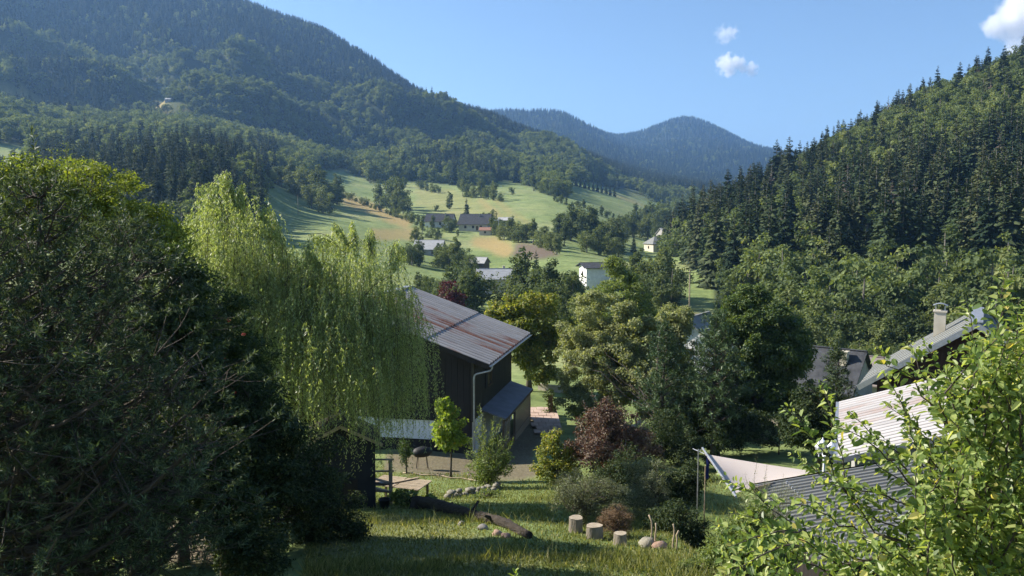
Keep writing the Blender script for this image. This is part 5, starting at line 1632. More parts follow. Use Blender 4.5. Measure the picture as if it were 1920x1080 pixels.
# left foreground
b = gpt(112, 12.0); pine_tree('pine_tree', 'big dark pine with a reddish trunk at the garden edge', b, hat(112, 322, b), 2.5, 231, LM_PINE, 20, 7, 30, .10, 34, nw=.017, zlow=.06)
b = gpt(255, 18.5); pine_tree('pine_tree', 'shorter blackish pine between the big pine and the rowan', b, hat(255, 400, b), 2.6, 232, LM_PINE, 20, 7, 34, .12, 34, nw=.021, fat=1.25, zlow=.04)
b = gpt(10, 10.5); pine_tree('pine_tree', 'pine with bare low boughs half out of view beside the big dark pine', b, hat(10, 392, b), 2.1, 233, LM_PINE, 15, 6, 22, .10, 40, nw=.016, zlow=.22)
broad_tree('locust_tree', 'sunlit yellow green tree rising behind the big dark pine', 'tree', gpt(150, 23), 23, [(150, 350, 90, 55, 0), (60, 350, 70, 55, 0), (235, 385, 60, 50, 0), (120, 420, 140, 60, 0), (20, 400, 80, 70, 0), (270, 440, 55, 60, 0), (330, 470, 45, 60, 0)], 234, LM_LOCUST, 300, .32, 110, .10, .052, .12, limbs=120)
def sprays(px_list, Y, seed, mat, name, label, base):
    """upright leafy leader shoots above a crown"""
    rg = rng(seed)
    PP, TT, NN, LL, WW = [], [], [], [], []
    t = thing(name, label, 'tree', tuple(base)); mb = MB()
    for (px, py, tx, ty) in px_list:
        a, e = at(px, py, Y), at(tx, ty, Y + rg.uniform(-.5, .5))
        path = limb_path(rg, a, e, 8, .03, .02)
        mb.tube(path - base, np.linspace(.012, .004, 8), 4, False)
        for k in range(34):
            u = rg.uniform(.05, 1); p = np.array([np.interp(u, np.linspace(0, 1, 8), path[:, c]) for c in range(3)])
            d = rand_dir(rg, 1)[0]; d[2] = abs(d[2]) * .4 + .1
            for q in range(5):
                PP.append(p + d * .045 * q); sd = np.cross(d, [0, 0, 1.0]) * (1 if q % 2 else -1)
                TT.append(d * .6 + sd + (0, 0, -.1)); NN.append(np.array([0, 0, 1.0]) + rg.normal(size=3) * .4); LL.append(.06); WW.append(.03)
    V, Fa = leaf_geo(np.array(PP) - base, np.array(TT), np.array(NN), np.array(LL), np.array(WW))
    link('crown', mesh_np('crown', V, Fa), mat, t); mb.build('trunk', BARK, t)
bb = gpt(180, 22)
_sp = [(60 + 22 * i, 360, 50 + 24 * i + 10 * math.sin(i * 3), 275 + 14 * abs(i - 3) + 12 * math.sin(i * 2)) for i in range(10)]
sprays([(180, 620, 170, 360)] + _sp, 22, 235, LM_LOCUST, 'locust_sapling', 'feathery upright sapling shoots above the big dark pine', bb)
r_ = broad_tree('rowan_tree', 'dark rowan with red berries between the pines and the willow', 'tree', gpt(420, 21.5), 21.5, [(400, 600, 70, 70, 0), (440, 680, 80, 80, 0), (380, 700, 80, 90, 0), (430, 790, 90, 80, 0), (480, 760, 60, 80, 0), (360, 540, 50, 50, .5)], 236, LM_ROWAN, 260, .30, 120, .10, .05, .09, limbs=90)
def berries(tree, Y, lst, seed):
    rg = rng(seed)
    for (px, py) in lst:
        c = at(px, py, Y - 1.15) - np.array(tree.location)
        mb = MB()
        for k in range(14):
            q = c + rg.normal(0, .028, 3)
            n = 5
            V = [(0, 0, .011)] + [(.011 * math.cos(2 * math.pi * j / n), .011 * math.sin(2 * math.pi * j / n), 0) for j in range(n)] + [(0, 0, -.011)]
            fs = [(0, 1 + j, 1 + (j + 1) % n) for j in range(n)] + [(n + 1, 1 + (j + 1) % n, 1 + j) for j in range(n)]
            mb.add(np.array(V) + q, fs)
        mb.build('berry_cluster', M_BERRY, tree, True)
berries(r_, 21.0, [(361, 594), (428, 602), (398, 675), (420, 676), (405, 780), (384, 708), (455, 627), (346, 640), (440, 735)], 237)
for k, (px, Y, bl, lb) in enumerate((
    (520, 20.0, [(500, 900, 70, 90, 0), (560, 930, 80, 90, 0), (600, 880, 60, 70, 1), (460, 980, 80, 80, -1)], 'dark laurel bush beside the garden hut'),
    (250, 14.5, [(240, 900, 90, 120, 0), (330, 860, 80, 100, 0), (160, 860, 90, 120, 0)], 'dark leafy bush under the two pines'),
    (420, 15.0, [(430, 960, 60, 90, 0), (470, 1040, 80, 60, 0), (400, 860, 60, 70, 0)], 'blackish bush below the rowan beside the bare soil'),
    (30, 12.5, [(20, 700, 70, 140, 1), (60, 820, 90, 100, 1)], 'dark bush behind the low pine boughs'))):
    broad_tree('garden_bush', lb, 'bush', gpt(px, Y), Y, bl, 240 + k, LM_DARK, 170, .25, 80, .085, .05, .05, limbs=50, trunk_name='stem', crown_name='foliage')
broad_tree('hazel_bush', 'sunlit leafy bush at the foot of the low pine boughs', 'bush', gpt(50, 14.8), 14.8, [(50, 1010, 90, 50, 0), (130, 1040, 60, 40, 0), (10, 960, 60, 60, 0)], 246, LM_BIRCH, 90, .22, 60, .10, .065, .04, limbs=30, trunk_name='stem', crown_name='foliage')

# ---------------------------------------------------------------- the weeping willow
def willow():
    rg = rng(251)
    Y = 29.0
    base = gpt(560, Y)
    t = thing('weeping_willow', 'large weeping willow with sunlit yellow green hanging shoots', 'tree', tuple(base))
    s = Y / F
    domes = []
    for (px, py, rx, ry, dy, w, dl) in ((440, 480, 100, 128, 0, 1.0, (1.5, 4.2)), (500, 560, 130, 120, .5, 1.0, (2.0, 4.5)), (655, 570, 118, 138, 0, 1.1, (2.2, 4.6)), (730, 620, 76, 90, -.4, .8, (2.4, 4.0)), (590, 640, 150, 110, -1.0, 1.0, (2.0, 3.8)), (380, 520, 60, 90, .3, .5, (1.2, 2.6)), (430, 560, 100, 100, -.8, .9, (1.8, 3.2)), (560, 580, 120, 125, .4, 1.1, (2, 4.2)), (400, 540, 90, 110, -.6, .9, (1.8, 3.6)), (630, 700, 110, 80, -2.1, .5, (1.6, 3.2))):
        c = at(px, py, Y + dy) - base
        domes.append((c, rx * s, min(rx * s, 2.1), ry * s, w, dl))
    PP, TT, NN, LL, WW = [], [], [], [], []
    sk = MB()
    H = 10.0
    tp = limb_path(rg, (0, 0, -.2), (0.2, 0, 4.8), 6, 0, .02)
    sk.tube(tp, np.linspace(.42, .28, 6), 10)
    wt = np.array([d[1] * d[3] * d[4] for d in domes]); wt /= wt.sum()
    NS = 4500
    pick = rg.choice(len(domes), NS, p=wt)
    tips = []
    for di in pick:
        c, rx, ry, rz, w, dl = domes[di]
        a = rg.uniform(0, 2 * math.pi); ph = math.acos(rg.uniform(-.15, 1.0))
        d = np.array([math.sin(ph) * math.cos(a), math.sin(ph) * math.sin(a), math.cos(ph)])
        k = rg.uniform(.60, 1.06)
        p0 = c + d * np.array([rx, ry, rz]) * k
        if rg.random() < .012: tips.append(p0)
        ln = rg.uniform(*dl)
        out = np.array([d[0], d[1], 0]) * rg.uniform(.15, .55)
        drift = rg.normal(0, .05, 2)
        n = int(ln / .054)
        u = np.linspace(0, 1, n)
        lift = .25 * rg.random()
        Q = p0 + np.stack([out[0] * (1 - np.exp(-3 * u)) + drift[0] * u * ln, out[1] * (1 - np.exp(-3 * u)) + drift[1] * u * ln, lift * np.sin(np.minimum(u * 6, 3.14)) - ln * u ** 1.25], 1)
        Q[:, :2] += .03 * np.sin(u * 9 + rg.uniform(0, 6))[:, None]
        zl = .7 + 1.6 * rg.random() ** 1.5 if c[0] > -1.5 else 2.2 + 2 * rg.random()
        keep = Q[:, 2] > zl
        Q = Q[keep]
        if len(Q) < 4: continue
        if rg.random() < .25:
            sk.tube(Q[::max(1, len(Q) // 6)], .006, 3, False)
        m = len(Q)
        az = rg.uniform(0, 6.28, m)
        td = np.stack([np.cos(az) * .75, np.sin(az) * .75, np.full(m, -.9) + rg.normal(0, .25, m)], 1)
        PP.append(Q + rg.normal(0, .02, (m, 3))); TT.append(td); NN.append(rand_dir(rg, m) + np.array([0, 0, .4]))
        LL.append(.105 * rg.uniform(.5, 1.35, m)); WW.append(.027 * rg.uniform(.8, 1.3, m))
    arcs = [(430, 420, 372, 345), (440, 410, 420, 318), (450, 410, 455, 345), (430, 440, 350, 400), (480, 430, 505, 385), (500, 450, 520, 420), (640, 470, 582, 440), (650, 460, 625, 418), (660, 460, 660, 415), (690, 470, 700, 432), (730, 500, 745, 450), (600, 500, 575, 470), (410, 420, 385, 372), (445, 400, 405, 330)]
    for (sx, sy, ex, ey) in arcs + [(a + 8, b_ + 6, c_ + 12 * math.sin(a), d_ + 14) for a, b_, c_, d_ in arcs]:
        path = limb_path(rg, at(sx, sy, Y) - base, at(ex, ey, Y + rg.uniform(-.6, .6)) - base, 10, .22, .01)
        path = np.vstack([path, path[-1] + (path[-1] - path[-2]) * .6 + (0, 0, -.25), path[-1] + (path[-1] - path[-2]) * .8 + (0, 0, -.6)])
        sk.tube(path, np.linspace(.012, .004, 12), 4, False)
        for q in range(1, 12):
            for _ in range(4):
                ln = rg.uniform(.15, .5); m = int(ln / .03) + 2
                u = np.linspace(0, 1, m)[:, None]
                Q = path[q] + rg.normal(0, .05, 3) + u * np.array([rg.normal(0, .25), rg.normal(0, .25), -1.0]) * ln
                az = rg.uniform(0, 6.28, m)
                PP.append(Q); TT.append(np.stack([np.cos(az), np.sin(az), np.full(m, -1.0)], 1)); NN.append(rand_dir(rg, m) + np.array([0, 0, .4]))
                LL.append(.11 * rg.uniform(.6, 1.2, m)); WW.append(.026 * rg.uniform(.8, 1.3, m))
    for q in tips:
        j = rg.integers(3, 6)
        a = tp[min(j, 5)]
        sk.tube(limb_path(rg, a, q, 6, .10, .03), np.linspace(.07, .006, 6), 6, False)
    V, Fa = leaf_geo(np.vstack(PP), np.vstack(TT), np.vstack(NN), np.concatenate(LL), np.concatenate(WW), .1)
    link('crown', mesh_np('crown', V, Fa), LM_WILLOW, t)
    sk.build('trunk', BARK, t, True)
willow()

# ---------------------------------------------------------------- garden shrubs and young trees
def shrub(name, label, px, Y, bl, seed, mat, n=90, rc=.22, nl=70, L=.085, Wd=.05, **k):
    return broad_tree(name, label, 'bush', gpt(px, Y), Y, bl, seed, mat, n, rc, nl, L, Wd, .03, limbs=k.pop('limbs', 45), trunk_name='stem', crown_name='foliage', **k)
broad_tree('young_maple', 'young bright green maple with a thin straight stem in front of the chalet', 'tree', gpt(845, 40), 40, [(843, 800, 30, 38, 0), (838, 765, 16, 22, 0), (850, 825, 26, 18, 0), (822, 822, 15, 15, 0)], 261, LM_MAPLE, 75, .27, 75, .15, .13, .045, limbs=40)
def shoots(name, label, cat, base, list_px, seed, mat, nleaf=40, L=.08, Wd=.045, r_=.012, spread=.08, bark=None, fn=leaf_geo, group=None, jitter=.3, start=.12, crown_name='foliage', stem='stem', six=False):
    """bush or tree of long leafy shoots; list_px = (x0, y0, Y0, x1, y1, Y1)"""
    rg = rng(seed)
    base = np.asarray(base, float)
    t = thing(name, label, cat, tuple(base), 0, group); mb = MB()
    PP, TT, NN, LL, WW = [], [], [], [], []
    for (x0, y0, Y0, x1, y1, Y1) in list_px:
        a = at(x0, y0, Y0); e = at(x1, y1, Y1)
        path = limb_path(rg, a, e, 9, .05, .016)
        Ln = np.linalg.norm(e - a)
        mb.tube(path - base, np.linspace(r_, r_ * .3, 9), 5, False)
        m = max(6, int(nleaf * Ln))
        u = np.linspace(start, 1.0, m)
        tt = np.linspace(0, 1, 9)
        Q = np.stack([np.interp(u, tt, path[:, c]) for c in range(3)], 1)
        ax = unit(np.gradient(Q, axis=0))
        phi = np.arange(m) * 2.4 + rg.uniform(0, 6) + rg.normal(0, .4, m)
        s1 = unit(np.cross(ax, np.array([.3, .2, 1.0]) + 1e-3)); s2 = np.cross(ax, s1)
        rd = s1 * np.cos(phi)[:, None] + s2 * np.sin(phi)[:, None]
        PP.append(Q + rd * spread * rg.uniform(.1, 1, m)[:, None]); TT.append(rd * .9 + ax * .65 + rg.normal(0, jitter, (m, 3)))
        NN.append(ax * .8 - rd * .3 + np.array([0, 0, .7]) + rg.normal(0, jitter, (m, 3)))
        tap = np.where(u > .9, .6, 1.0)
        LL.append(L * rg.uniform(.6, 1.25, m) * tap); WW.append(Wd * rg.uniform(.7, 1.2, m) * tap)
    V, Fa = fn(np.vstack(PP) - base, np.vstack(TT), np.vstack(NN), np.concatenate(LL), np.concatenate(WW))
    link(crown_name, mesh_np(crown_name, V, Fa), mat, t)
    mb.build(stem, bark or BARK, t, True)
    return t
rg_ = rng(300)
shoots('fruit_bush', 'upright leafy green bush with long shoots beside the young maple', 'bush', gpt(912, 37), [(912 + rg_.normal(0, 8), 915, 37, 912 + dx, 800 + dy, 37 + rg_.normal(0, .7)) for dx, dy in [(-15, -40), (-5, 0), (10, 10), (28, -15), (40, 10), (-30, 20), (-25, 50), (15, -20), (30, 40), (0, 40), (45, 35), (-10, 60), (22, 60), (35, 70), (-35, 70), (5, 20), (-18, 5), (12, 45), (50, 20), (-5, -15), (-40, 45), (25, 15)]], 301, LM_BIRCH, 55, .12, .06, .014, .10)
shrub('leafy_undergrowth', 'low leafy growth at the foot of the upright bush', 915, 36.5, [(905, 880, 34, 34, 0), (940, 870, 22, 26, 0)], 302, LM_BIRCH, 45, .28, 60, .11, .06)
shrub('copper_bush', 'copper leaved bush in the middle of the garden', 1140, 38, [(1145, 815, 72, 50, 0), (1110, 845, 44, 40, 0), (1185, 850, 56, 46, 0), (1135, 785, 40, 34, 0), (1150, 870, 60, 36, -1)], 303, LM_COPPER, 210, .34, 100, .125, .07, limbs=90)
shoots('copper_shrub', 'tall dark red shoots rising out of the copper bush', 'bush', gpt(1135, 39), [(1130 + rg_.normal(0, 20), 830, 39, x, y, 39) for x, y in [(1110, 730), (1092, 752), (1160, 752), (1176, 770), (1125, 765), (1145, 760), (1185, 790), (1080, 785)]], 304, LM_COPPER, 26, .11, .06, .012, .07)
shrub('golden_bush', 'yellow green bush beside the dark yard next to the copper bush', 1040, 38, [(1040, 850, 28, 36, 0), (1055, 880, 30, 30, 0), (1020, 870, 18, 24, 0), (1045, 820, 16, 18, 0)], 305, LM_WALNUT, 65, .28, 70, .13, .08)
shrub('grey_bush', 'grey green spreading bush behind the log stumps', 1095, 24, [(1080, 920, 44, 40, .5), (1120, 940, 56, 46, 0), (1060, 935, 30, 34, 0), (1150, 930, 34, 36, 0)], 306, LM_GREYG, 150, .2, 100, .06, .024, limbs=80)
shoots('feathery_shrub', 'arching feathery sprays at the edge of the grey green bush', 'bush', gpt(1075, 23.6), [(1095 + rg_.normal(0, 15), 960, 23.6, 1095 + 60 * math.sin(a) , 925 - 38 * math.cos(a * .8), 23.6 + rg_.normal(0, .5)) for a in np.linspace(-1.5, 1.3, 26)], 307, LM_GREYG, 60, .055, .022, .007, .07)
shrub('dry_bush', 'dry brown bush behind the widest log stump', 1155, 21.8, [(1150, 985, 34, 32, 0), (1165, 965, 24, 26, 0)], 308, LM_BROWN, 70, .16, 90, .06, .012, limbs=50)
shrub('sage_bush', 'dusky grey green bush in the shade past the grey bush', 1232, 25.5, [(1235, 915, 34, 50, 0), (1220, 945, 38, 44, 0), (1200, 905, 30, 50, 1)], 309, LM_GREYG, 120, .22, 80, .06, .03, limbs=40)
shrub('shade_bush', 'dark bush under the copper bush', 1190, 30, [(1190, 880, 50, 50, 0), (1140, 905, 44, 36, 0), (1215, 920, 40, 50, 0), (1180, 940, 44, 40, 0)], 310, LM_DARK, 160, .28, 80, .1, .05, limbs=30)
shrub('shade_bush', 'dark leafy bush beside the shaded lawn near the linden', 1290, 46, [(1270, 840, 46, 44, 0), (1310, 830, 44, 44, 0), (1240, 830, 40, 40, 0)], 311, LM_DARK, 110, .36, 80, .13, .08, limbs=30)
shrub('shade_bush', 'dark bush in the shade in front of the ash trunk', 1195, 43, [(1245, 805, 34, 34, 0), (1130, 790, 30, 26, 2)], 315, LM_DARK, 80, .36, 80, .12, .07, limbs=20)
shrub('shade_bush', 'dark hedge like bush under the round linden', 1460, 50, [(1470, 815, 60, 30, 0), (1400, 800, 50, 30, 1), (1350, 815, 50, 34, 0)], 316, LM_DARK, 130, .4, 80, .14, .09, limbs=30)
broad_tree('hornbeam_tree', 'tall dark leafy tree between the shorter pine and the rowan', 'tree', gpt(345, 19.0), 19.0, [(345, 560, 50, 70, 0), (340, 640, 66, 90, 0), (370, 720, 60, 90, 0), (320, 760, 70, 90, 0), (340, 500, 30, 40, .4)], 321, LM_ROWAN, 260, .3, 110, .10, .06, .1, limbs=60)
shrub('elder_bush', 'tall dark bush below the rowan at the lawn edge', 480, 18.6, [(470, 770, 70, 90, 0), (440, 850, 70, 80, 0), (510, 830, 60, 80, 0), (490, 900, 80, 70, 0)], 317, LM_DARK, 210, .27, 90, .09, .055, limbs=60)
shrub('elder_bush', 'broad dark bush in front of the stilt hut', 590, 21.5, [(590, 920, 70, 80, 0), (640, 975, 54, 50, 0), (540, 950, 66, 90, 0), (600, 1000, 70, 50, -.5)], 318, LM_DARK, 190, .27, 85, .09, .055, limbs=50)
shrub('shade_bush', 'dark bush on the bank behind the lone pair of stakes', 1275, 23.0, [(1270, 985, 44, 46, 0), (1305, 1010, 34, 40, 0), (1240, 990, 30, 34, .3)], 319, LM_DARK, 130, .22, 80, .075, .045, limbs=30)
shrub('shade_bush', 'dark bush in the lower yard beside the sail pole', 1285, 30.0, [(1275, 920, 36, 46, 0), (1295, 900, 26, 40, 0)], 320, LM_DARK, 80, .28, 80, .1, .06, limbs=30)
shrub('bank_bush', 'low leafy weeds on the little bank below the stone row', 905, 31.5, [(890, 945, 26, 12, 0), (920, 935, 24, 14, .6)], 312, LM_BIRCH, 40, .16, 50, .09, .045, limbs=20)
shrub('garden_plant', 'broad leaved plants in front of the slatted table', 765, 28.6, [(765, 935, 26, 16, 0), (800, 945, 22, 12, 0), (745, 925, 14, 12, 0)], 313, LM_BIRCH, 34, .17, 40, .13, .09, limbs=20)
shrub('yard_bush', 'dark thin bush between the barbecue and the hut', 762, 41, [(760, 850, 12, 26, 0)], 314, LM_ROWAN, 16, .26, 50, .12, .06, limbs=10)

# ---------------------------------------------------------------- right foreground: apple tree, bushes in front of the shed
def apple():
    rg = rng(321)
    Y = 8.2
    base = gpt(1840, Y)
    sh = []
    trunk_top = (1835, 1120)
    # long single shoots that stand clear of the crown (start -> tip)
    clear = [(1640, 1000, 1468, 762), (1600, 960, 1538, 716), (1700, 900, 1592, 770), (1740, 860, 1655, 700), (1760, 800, 1700, 640), (1800, 760, 1730, 640), (1840, 760, 1812, 560), (1870, 720, 1884, 508), (1890, 760, 1912, 560),
             (1560, 1040, 1345, 890), (1600, 1060, 1370, 960), (1560, 1080, 1340, 985), (1650, 980, 1480, 850), (1680, 940, 1520, 905), (1720, 960, 1560, 900), (1700, 1000, 1500, 940), (1620, 1010, 1440, 930), (1760, 900, 1620, 810),
             (1780, 860, 1660, 760), (1820, 820, 1745, 700), (1860, 800, 1780, 650), (1880, 780, 1850, 620), (1800, 900, 1690, 800), (1740, 940, 1600, 850), (1850, 850, 1790, 720), (1780, 800, 1640, 650), (1900, 720, 1850, 560), (1500, 1090, 1350, 1010), (1700, 880, 1560, 800)]
    for (x0, y0, x1, y1) in clear:
        d = rg.uniform(-.9, .7)
        sh.append((x0, y0, Y + d * .6, x1, y1, Y + d))
    reg = [(1335, 1090), (1350, 1010), (1480, 960), (1580, 930), (1680, 830), (1730, 740), (1800, 650), (1880, 600), (1960, 560), (1960, 1090)]
    while len(sh) < 390:
        x, y = rg.uniform(1335, 1960), rg.uniform(560, 1090)
        if not inpoly(np.array([x]), np.array([y]), reg)[0]: continue
        if rg.random() > .25 + .75 * sstep(1560, 1820, x): continue
        if inpoly(np.array([x]), np.array([y]), [(1400, 840), (1600, 740), (1760, 700), (1780, 800), (1700, 960), (1620, 1015), (1500, 990), (1420, 950)])[0] and rg.random() < .85: continue
        ln = rg.uniform(60, 190)
        a = math.atan2(y - 1200, x - 1830) + rg.normal(0, .35)
        x0, y0 = x - ln * math.cos(a), y - ln * math.sin(a)
        d = rg.uniform(-1.5, 1.4)
        sh.append((x0, y0, Y + d * .8, x, y, Y + d))
    t = shoots('apple_tree', 'leafy apple tree with long upright shoots in front of the shed and barn', 'tree', base, sh, 322, LM_APPLE, 56, .098, .062, .009, .05, BARK, leaf6_geo, jitter=.5, crown_name='crown', stem='branches', start=.04)
    mb = MB()
    top = at(1835, 1080, Y) - base
    mb.tube(limb_path(rg, (0, 0, -.2), top, 6, 0, .02), np.linspace(.14, .09, 6), 9)
    for (x, y) in ((1640, 1000), (1700, 900), (1800, 780), (1890, 760), (1760, 960), (1580, 1060), (1850, 850), (1740, 860)):
        mb.tube(limb_path(rg, top * .9, at(x, y, Y + rg.uniform(-.5, .5)) - base, 7, .05, .03), np.linspace(.055, .012, 7), 6, False)
    mb.build('trunk', BARK, t, True)
    for k, (px, py) in enumerate(((1866, 930), (1746, 1005), (1655, 1046), (1905, 905))):
        c = at(px, py, Y - 1.2) - base
        n = 12
        V, fs = [], []
        prof = [(0.0, .026), (.014, .031), (.028, .022), (.033, .0), (.027, -.02), (.012, -.028), (0.001, -.025)]
        for r0, z in prof:
            V += [(r0 * math.cos(2 * math.pi * j / n), r0 * math.sin(2 * math.pi * j / n), z) for j in range(n)]
        fs = [(i * n + j, (i + 1) * n + j, (i + 1) * n + (j + 1) % n, i * n + (j + 1) % n) for i in range(len(prof) - 1) for j in range(n)]
        MB().add(np.array(V) + c, fs).build('apple', M_APPLE, t, True)
apple()
shrub('bank_shrub', 'light green shrub at the near end of the shed beside the shade sail', 1400, 15.5, [(1400, 1010, 56, 44, 0), (1450, 1040, 60, 40, 0), (1360, 1040, 40, 36, 0), (1430, 980, 36, 30, 0)], 331, LM_BIRCH, 160, .15, 70, .06, .036, limbs=60)
shoots('feathery_plant', 'pale feathery plant leaning over the low edge of the shed roof', 'plant', gpt(1440, 16.5), [(1440 + rg_.normal(0, 12), 1010, 16.5, 1445 + 75 * math.sin(a), 905 + 60 * (1 - math.cos(a)) + rg_.normal(0, 14), 16.5 + rg_.normal(0, .4)) for a in np.linspace(-1.0, 1.2, 46)], 332, LM_ASH, 110, .05, .007, .005, .05)
shoots('weed_stem', 'two thin tall weed stems in front of the shade sail', 'plant', gpt(1425, 15.8), [(1418, 980, 15.8, 1417, 850, 15.8), (1430, 980, 15.8, 1436, 862, 15.8), (1424, 985, 15.8, 1402, 905, 15.8)], 333, LM_ASH, 46, .045, .012, .005, .03)
shrub('bank_shrub', 'bushy weeds along the shaded lawn below the light green shrub', 1330, 17.5, [(1330, 1060, 44, 24, 0), (1290, 1072, 30, 16, 0)], 334, LM_BIRCH, 60, .14, 50, .07, .035, limbs=20)
def seedling():
    c = at(966, 1072, 9.0)
    base = np.array([c[0], c[1], float(ground(c[0], c[1]))])
    t = thing('garden_seedling', 'bright green shoot tip poking up at the very front of the lawn', 'plant', tuple(base))
    h = c[2] - base[2]
    MB().tube([(0, 0, -.1), (.02, 0, h * .5), (0, 0, h)], [.012, .009, .004], 6).build('stem', BARK, t, True)
    P, T, N, L, Wd = [], [], [], [], []
    rg = rng(3)
    for k in range(26):
        a = 2.4 * k; z = h - .035 * (k // 3) - .01 * k if k < 18 else h - .2 - .09 * (k - 17)
        P.append((0, 0, z)); T.append((math.cos(a), math.sin(a), 1.2 - .06 * k)); N.append((-math.cos(a) * .8, -math.sin(a) * .8, 1)); L.append(.12 if k > 3 else .07); Wd.append(.045)
    V, Fa = leaf6_geo(np.array(P), np.array(T), np.array(N), np.array(L), np.array(Wd))
    link('foliage', mesh_np('foliage', V, Fa), LM_MAPLE, t)
seedling()

# ---------------------------------------------------------------- grass
def grass():
    rg = rng(400)
    n = 150000
    px = rg.uniform(560, 1420, n); Y = 13.5 + (46 - 13.5) * rg.random(n) ** 1.15
    x = (px - CX) / F * Y; y = Y
    z = ground(x, y)
    qx, qy, _ = project(np.stack([x, y, z], 1))
    ok = (qy < 1110) & (qy > 780)
    ok &= ~inpoly(qx, qy, [(720, 850), (940, 835), (990, 800), (1040, 800), (1035, 850), (1010, 895), (960, 905), (860, 890), (720, 885)])
    dens = .55 + .45 * fbm(x * .5, y * .5, 12, 3)
    ok &= rg.random(n) < dens
    P = np.stack([x, y, z - .01], 1)[ok]
    m = len(P)
    hgt = rg.uniform(.05, .13, m) * (1 + .9 * np.clip(fbm(P[:, 0] * .35, P[:, 1] * .35, 14, 3), 0, 1))
    hgt *= np.where(rg.random(m) < .04, 2.0, 1) * (1 + 1.6 * sstep(.25, .5, fbm(P[:, 0] * .9, P[:, 1] * .9, 17, 3)))
    T = np.array([0, 0, 1.0]) + rg.normal(0, .45, (m, 3)) * np.array([1, 1, .2])
    N = unit(rg.normal(size=(m, 3)) * np.array([1, 1, .3]))
    V, Fa = leaf_geo(P, T, N, hgt, .022 * rg.uniform(.7, 1.5, m), .25)
    w = rg.permutation(m)[:16000]
    wl = np.clip(fbm(P[w, 0] * .8, P[w, 1] * .8, 15, 3), 0, 1) > .12
    w = w[wl]; mw = len(w)
    V2, F2 = leaf_geo(P[w] + np.array([0, 0, .02]) + rg.normal(0, .05, (mw, 3)) * np.array([1, 1, .2]), rg.normal(size=(mw, 3)) * np.array([1, 1, .35]) + np.array([0, 0, .5]), np.array([0, 0, 1.0]) + rg.normal(0, .3, (mw, 3)), .11 * rg.uniform(.5, 1.3, mw), .06 * rg.uniform(.6, 1.3, mw))
    Fa = np.vstack([Fa, F2 + len(V)]); V = np.vstack([V, V2])
    M = leafmat('grass_blades', [(0, (.055, .07, .022)), (.5, (.115, .13, .042)), (.9, (.19, .19, .075)), (1, (.28, .25, .13))], .36)
    o = link('lawn_grass', mesh_np('lawn_grass', V, Fa), M)
    tag(o, 'rough green grass of the sloping lawn', 'grass', None, 'stuff')
grass()

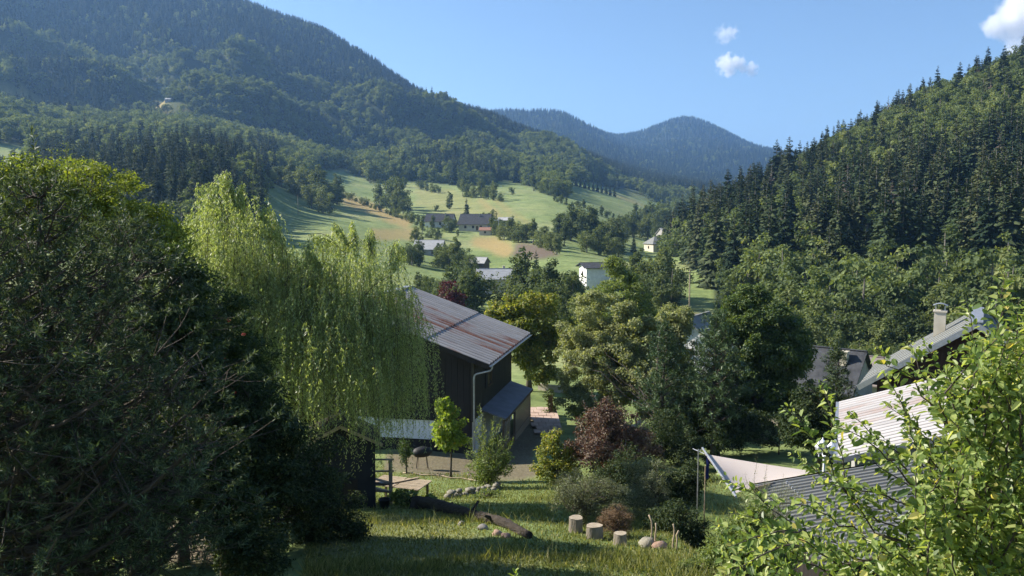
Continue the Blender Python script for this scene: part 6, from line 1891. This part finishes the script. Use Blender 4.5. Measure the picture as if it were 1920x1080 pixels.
# ---------------------------------------------------------------- clouds far behind the hills
def cloud(label, px, py, r, blobs, dens, seed):
    """one closed box of vapour; its density is a set of soft puffs broken up by noise"""
    c = at_r(px, py, r)
    s = r / F
    X0 = min(b_[0] - b_[2] for b_ in blobs) * s; X1 = max(b_[0] + b_[2] for b_ in blobs) * s
    Z0 = min(-b_[1] - b_[2] for b_ in blobs) * s; Z1 = max(-b_[1] + b_[2] for b_ in blobs) * s
    mx = max(b_[2] for b_ in blobs) * s
    mb = MB().box(((X0 + X1) / 2, 0, (Z0 + Z1) / 2), (X1 - X0, 2 * mx, Z1 - Z0))
    m = bpy.data.materials.new('cloud_vapour'); m.use_nodes = True
    nt = m.node_tree; nt.nodes.clear()
    L = nt.links.new
    out = nt.nodes.new('ShaderNodeOutputMaterial'); v = nt.nodes.new('ShaderNodeVolumePrincipled')
    v.inputs['Color'].default_value = (1, 1, 1, 1); v.inputs['Anisotropy'].default_value = .1
    tc = nt.nodes.new('ShaderNodeTexCoord').outputs['Object']
    def math_(op, a, b_=None, c_=None):
        n = nt.nodes.new('ShaderNodeMath'); n.operation = op
        for i, x in enumerate((a, b_, c_)):
            if x is None: continue
            if isinstance(x, (int, float)): n.inputs[i].default_value = x
            else: L(x, n.inputs[i])
        return n.outputs[0]
    nz = noise(nt, 2.4 / mx, 7, tc, .62)
    acc = None
    for (bx, by, br) in blobs:
        vd = nt.nodes.new('ShaderNodeVectorMath'); vd.operation = 'DISTANCE'
        L(tc, vd.inputs[0]); vd.inputs[1].default_value = (bx * s, 0, -by * s)
        f = math_('MAXIMUM', math_('SUBTRACT', 1.0, math_('DIVIDE', vd.outputs['Value'], br * s)), 0.0)
        acc = f if acc is None else math_('MAXIMUM', acc, f)
    k = math_('MULTIPLY_ADD', nz.outputs[0], 2.6, -1.62)
    k = math_('ADD', k, math_('MULTIPLY', acc, 1.15))
    k = math_('MINIMUM', math_('MAXIMUM', math_('MULTIPLY', k, 1.9), 0.0), 1.0)
    k = math_('MULTIPLY', k, math_('MINIMUM', math_('MULTIPLY', acc, 5.0), 1.0))
    L(math_('MULTIPLY', k, dens), v.inputs['Density']); L(v.outputs[0], out.inputs['Volume'])
    o = mb.build('cloud', m, None, False, tuple(c))
    tag(o, label, 'cloud')
cloud('small bright white puffy cloud with a fainter puff attached', 1372, 122, 15000, [(-8, -2, 26), (8, -4, 21), (-4, 5, 21), (20, 5, 15), (36, 7, 17)], .010, 1)
cloud('faint thin little cloud above the bright white puff', 1361, 64, 15000, [(-4, 0, 22), (8, -2, 20), (2, 5, 18)], .0035, 2)
cloud('big white cloud cut off above the wooded hilltop', 1905, 35, 15000, [(20, -25, 60), (-10, 2, 38), (-36, 12, 26), (60, 0, 76), (15, 14, 40), (10, 52, 28)], .007, 3)
# ---------------------------------------------------------------- haze: the air of the valley, one closed box around all of it
def haze():
    mb = MB()
    zlo = float(GZ.min()) - 1.0
    zhi = float(GZ.max()) + 60.0
    mb.box((0, 3000, (zlo + zhi) / 2), (19000, 14000, zhi - zlo))
    m = bpy.data.materials.new('haze_air')
    m.use_nodes = True
    nt = m.node_tree
    nt.nodes.clear()
    out = nt.nodes.new('ShaderNodeOutputMaterial')
    v = nt.nodes.new('ShaderNodeVolumePrincipled')
    v.inputs['Color'].default_value = (0.30, 0.56, 1.0, 1)
    v.inputs['Density'].default_value = 0.00012
    v.inputs['Anisotropy'].default_value = 0.35
    nt.links.new(v.outputs[0], out.inputs['Volume'])
    o = mb.build('haze', m)
    tag(o, 'thin blue haze filling the whole valley', 'haze', None, 'stuff')
haze()
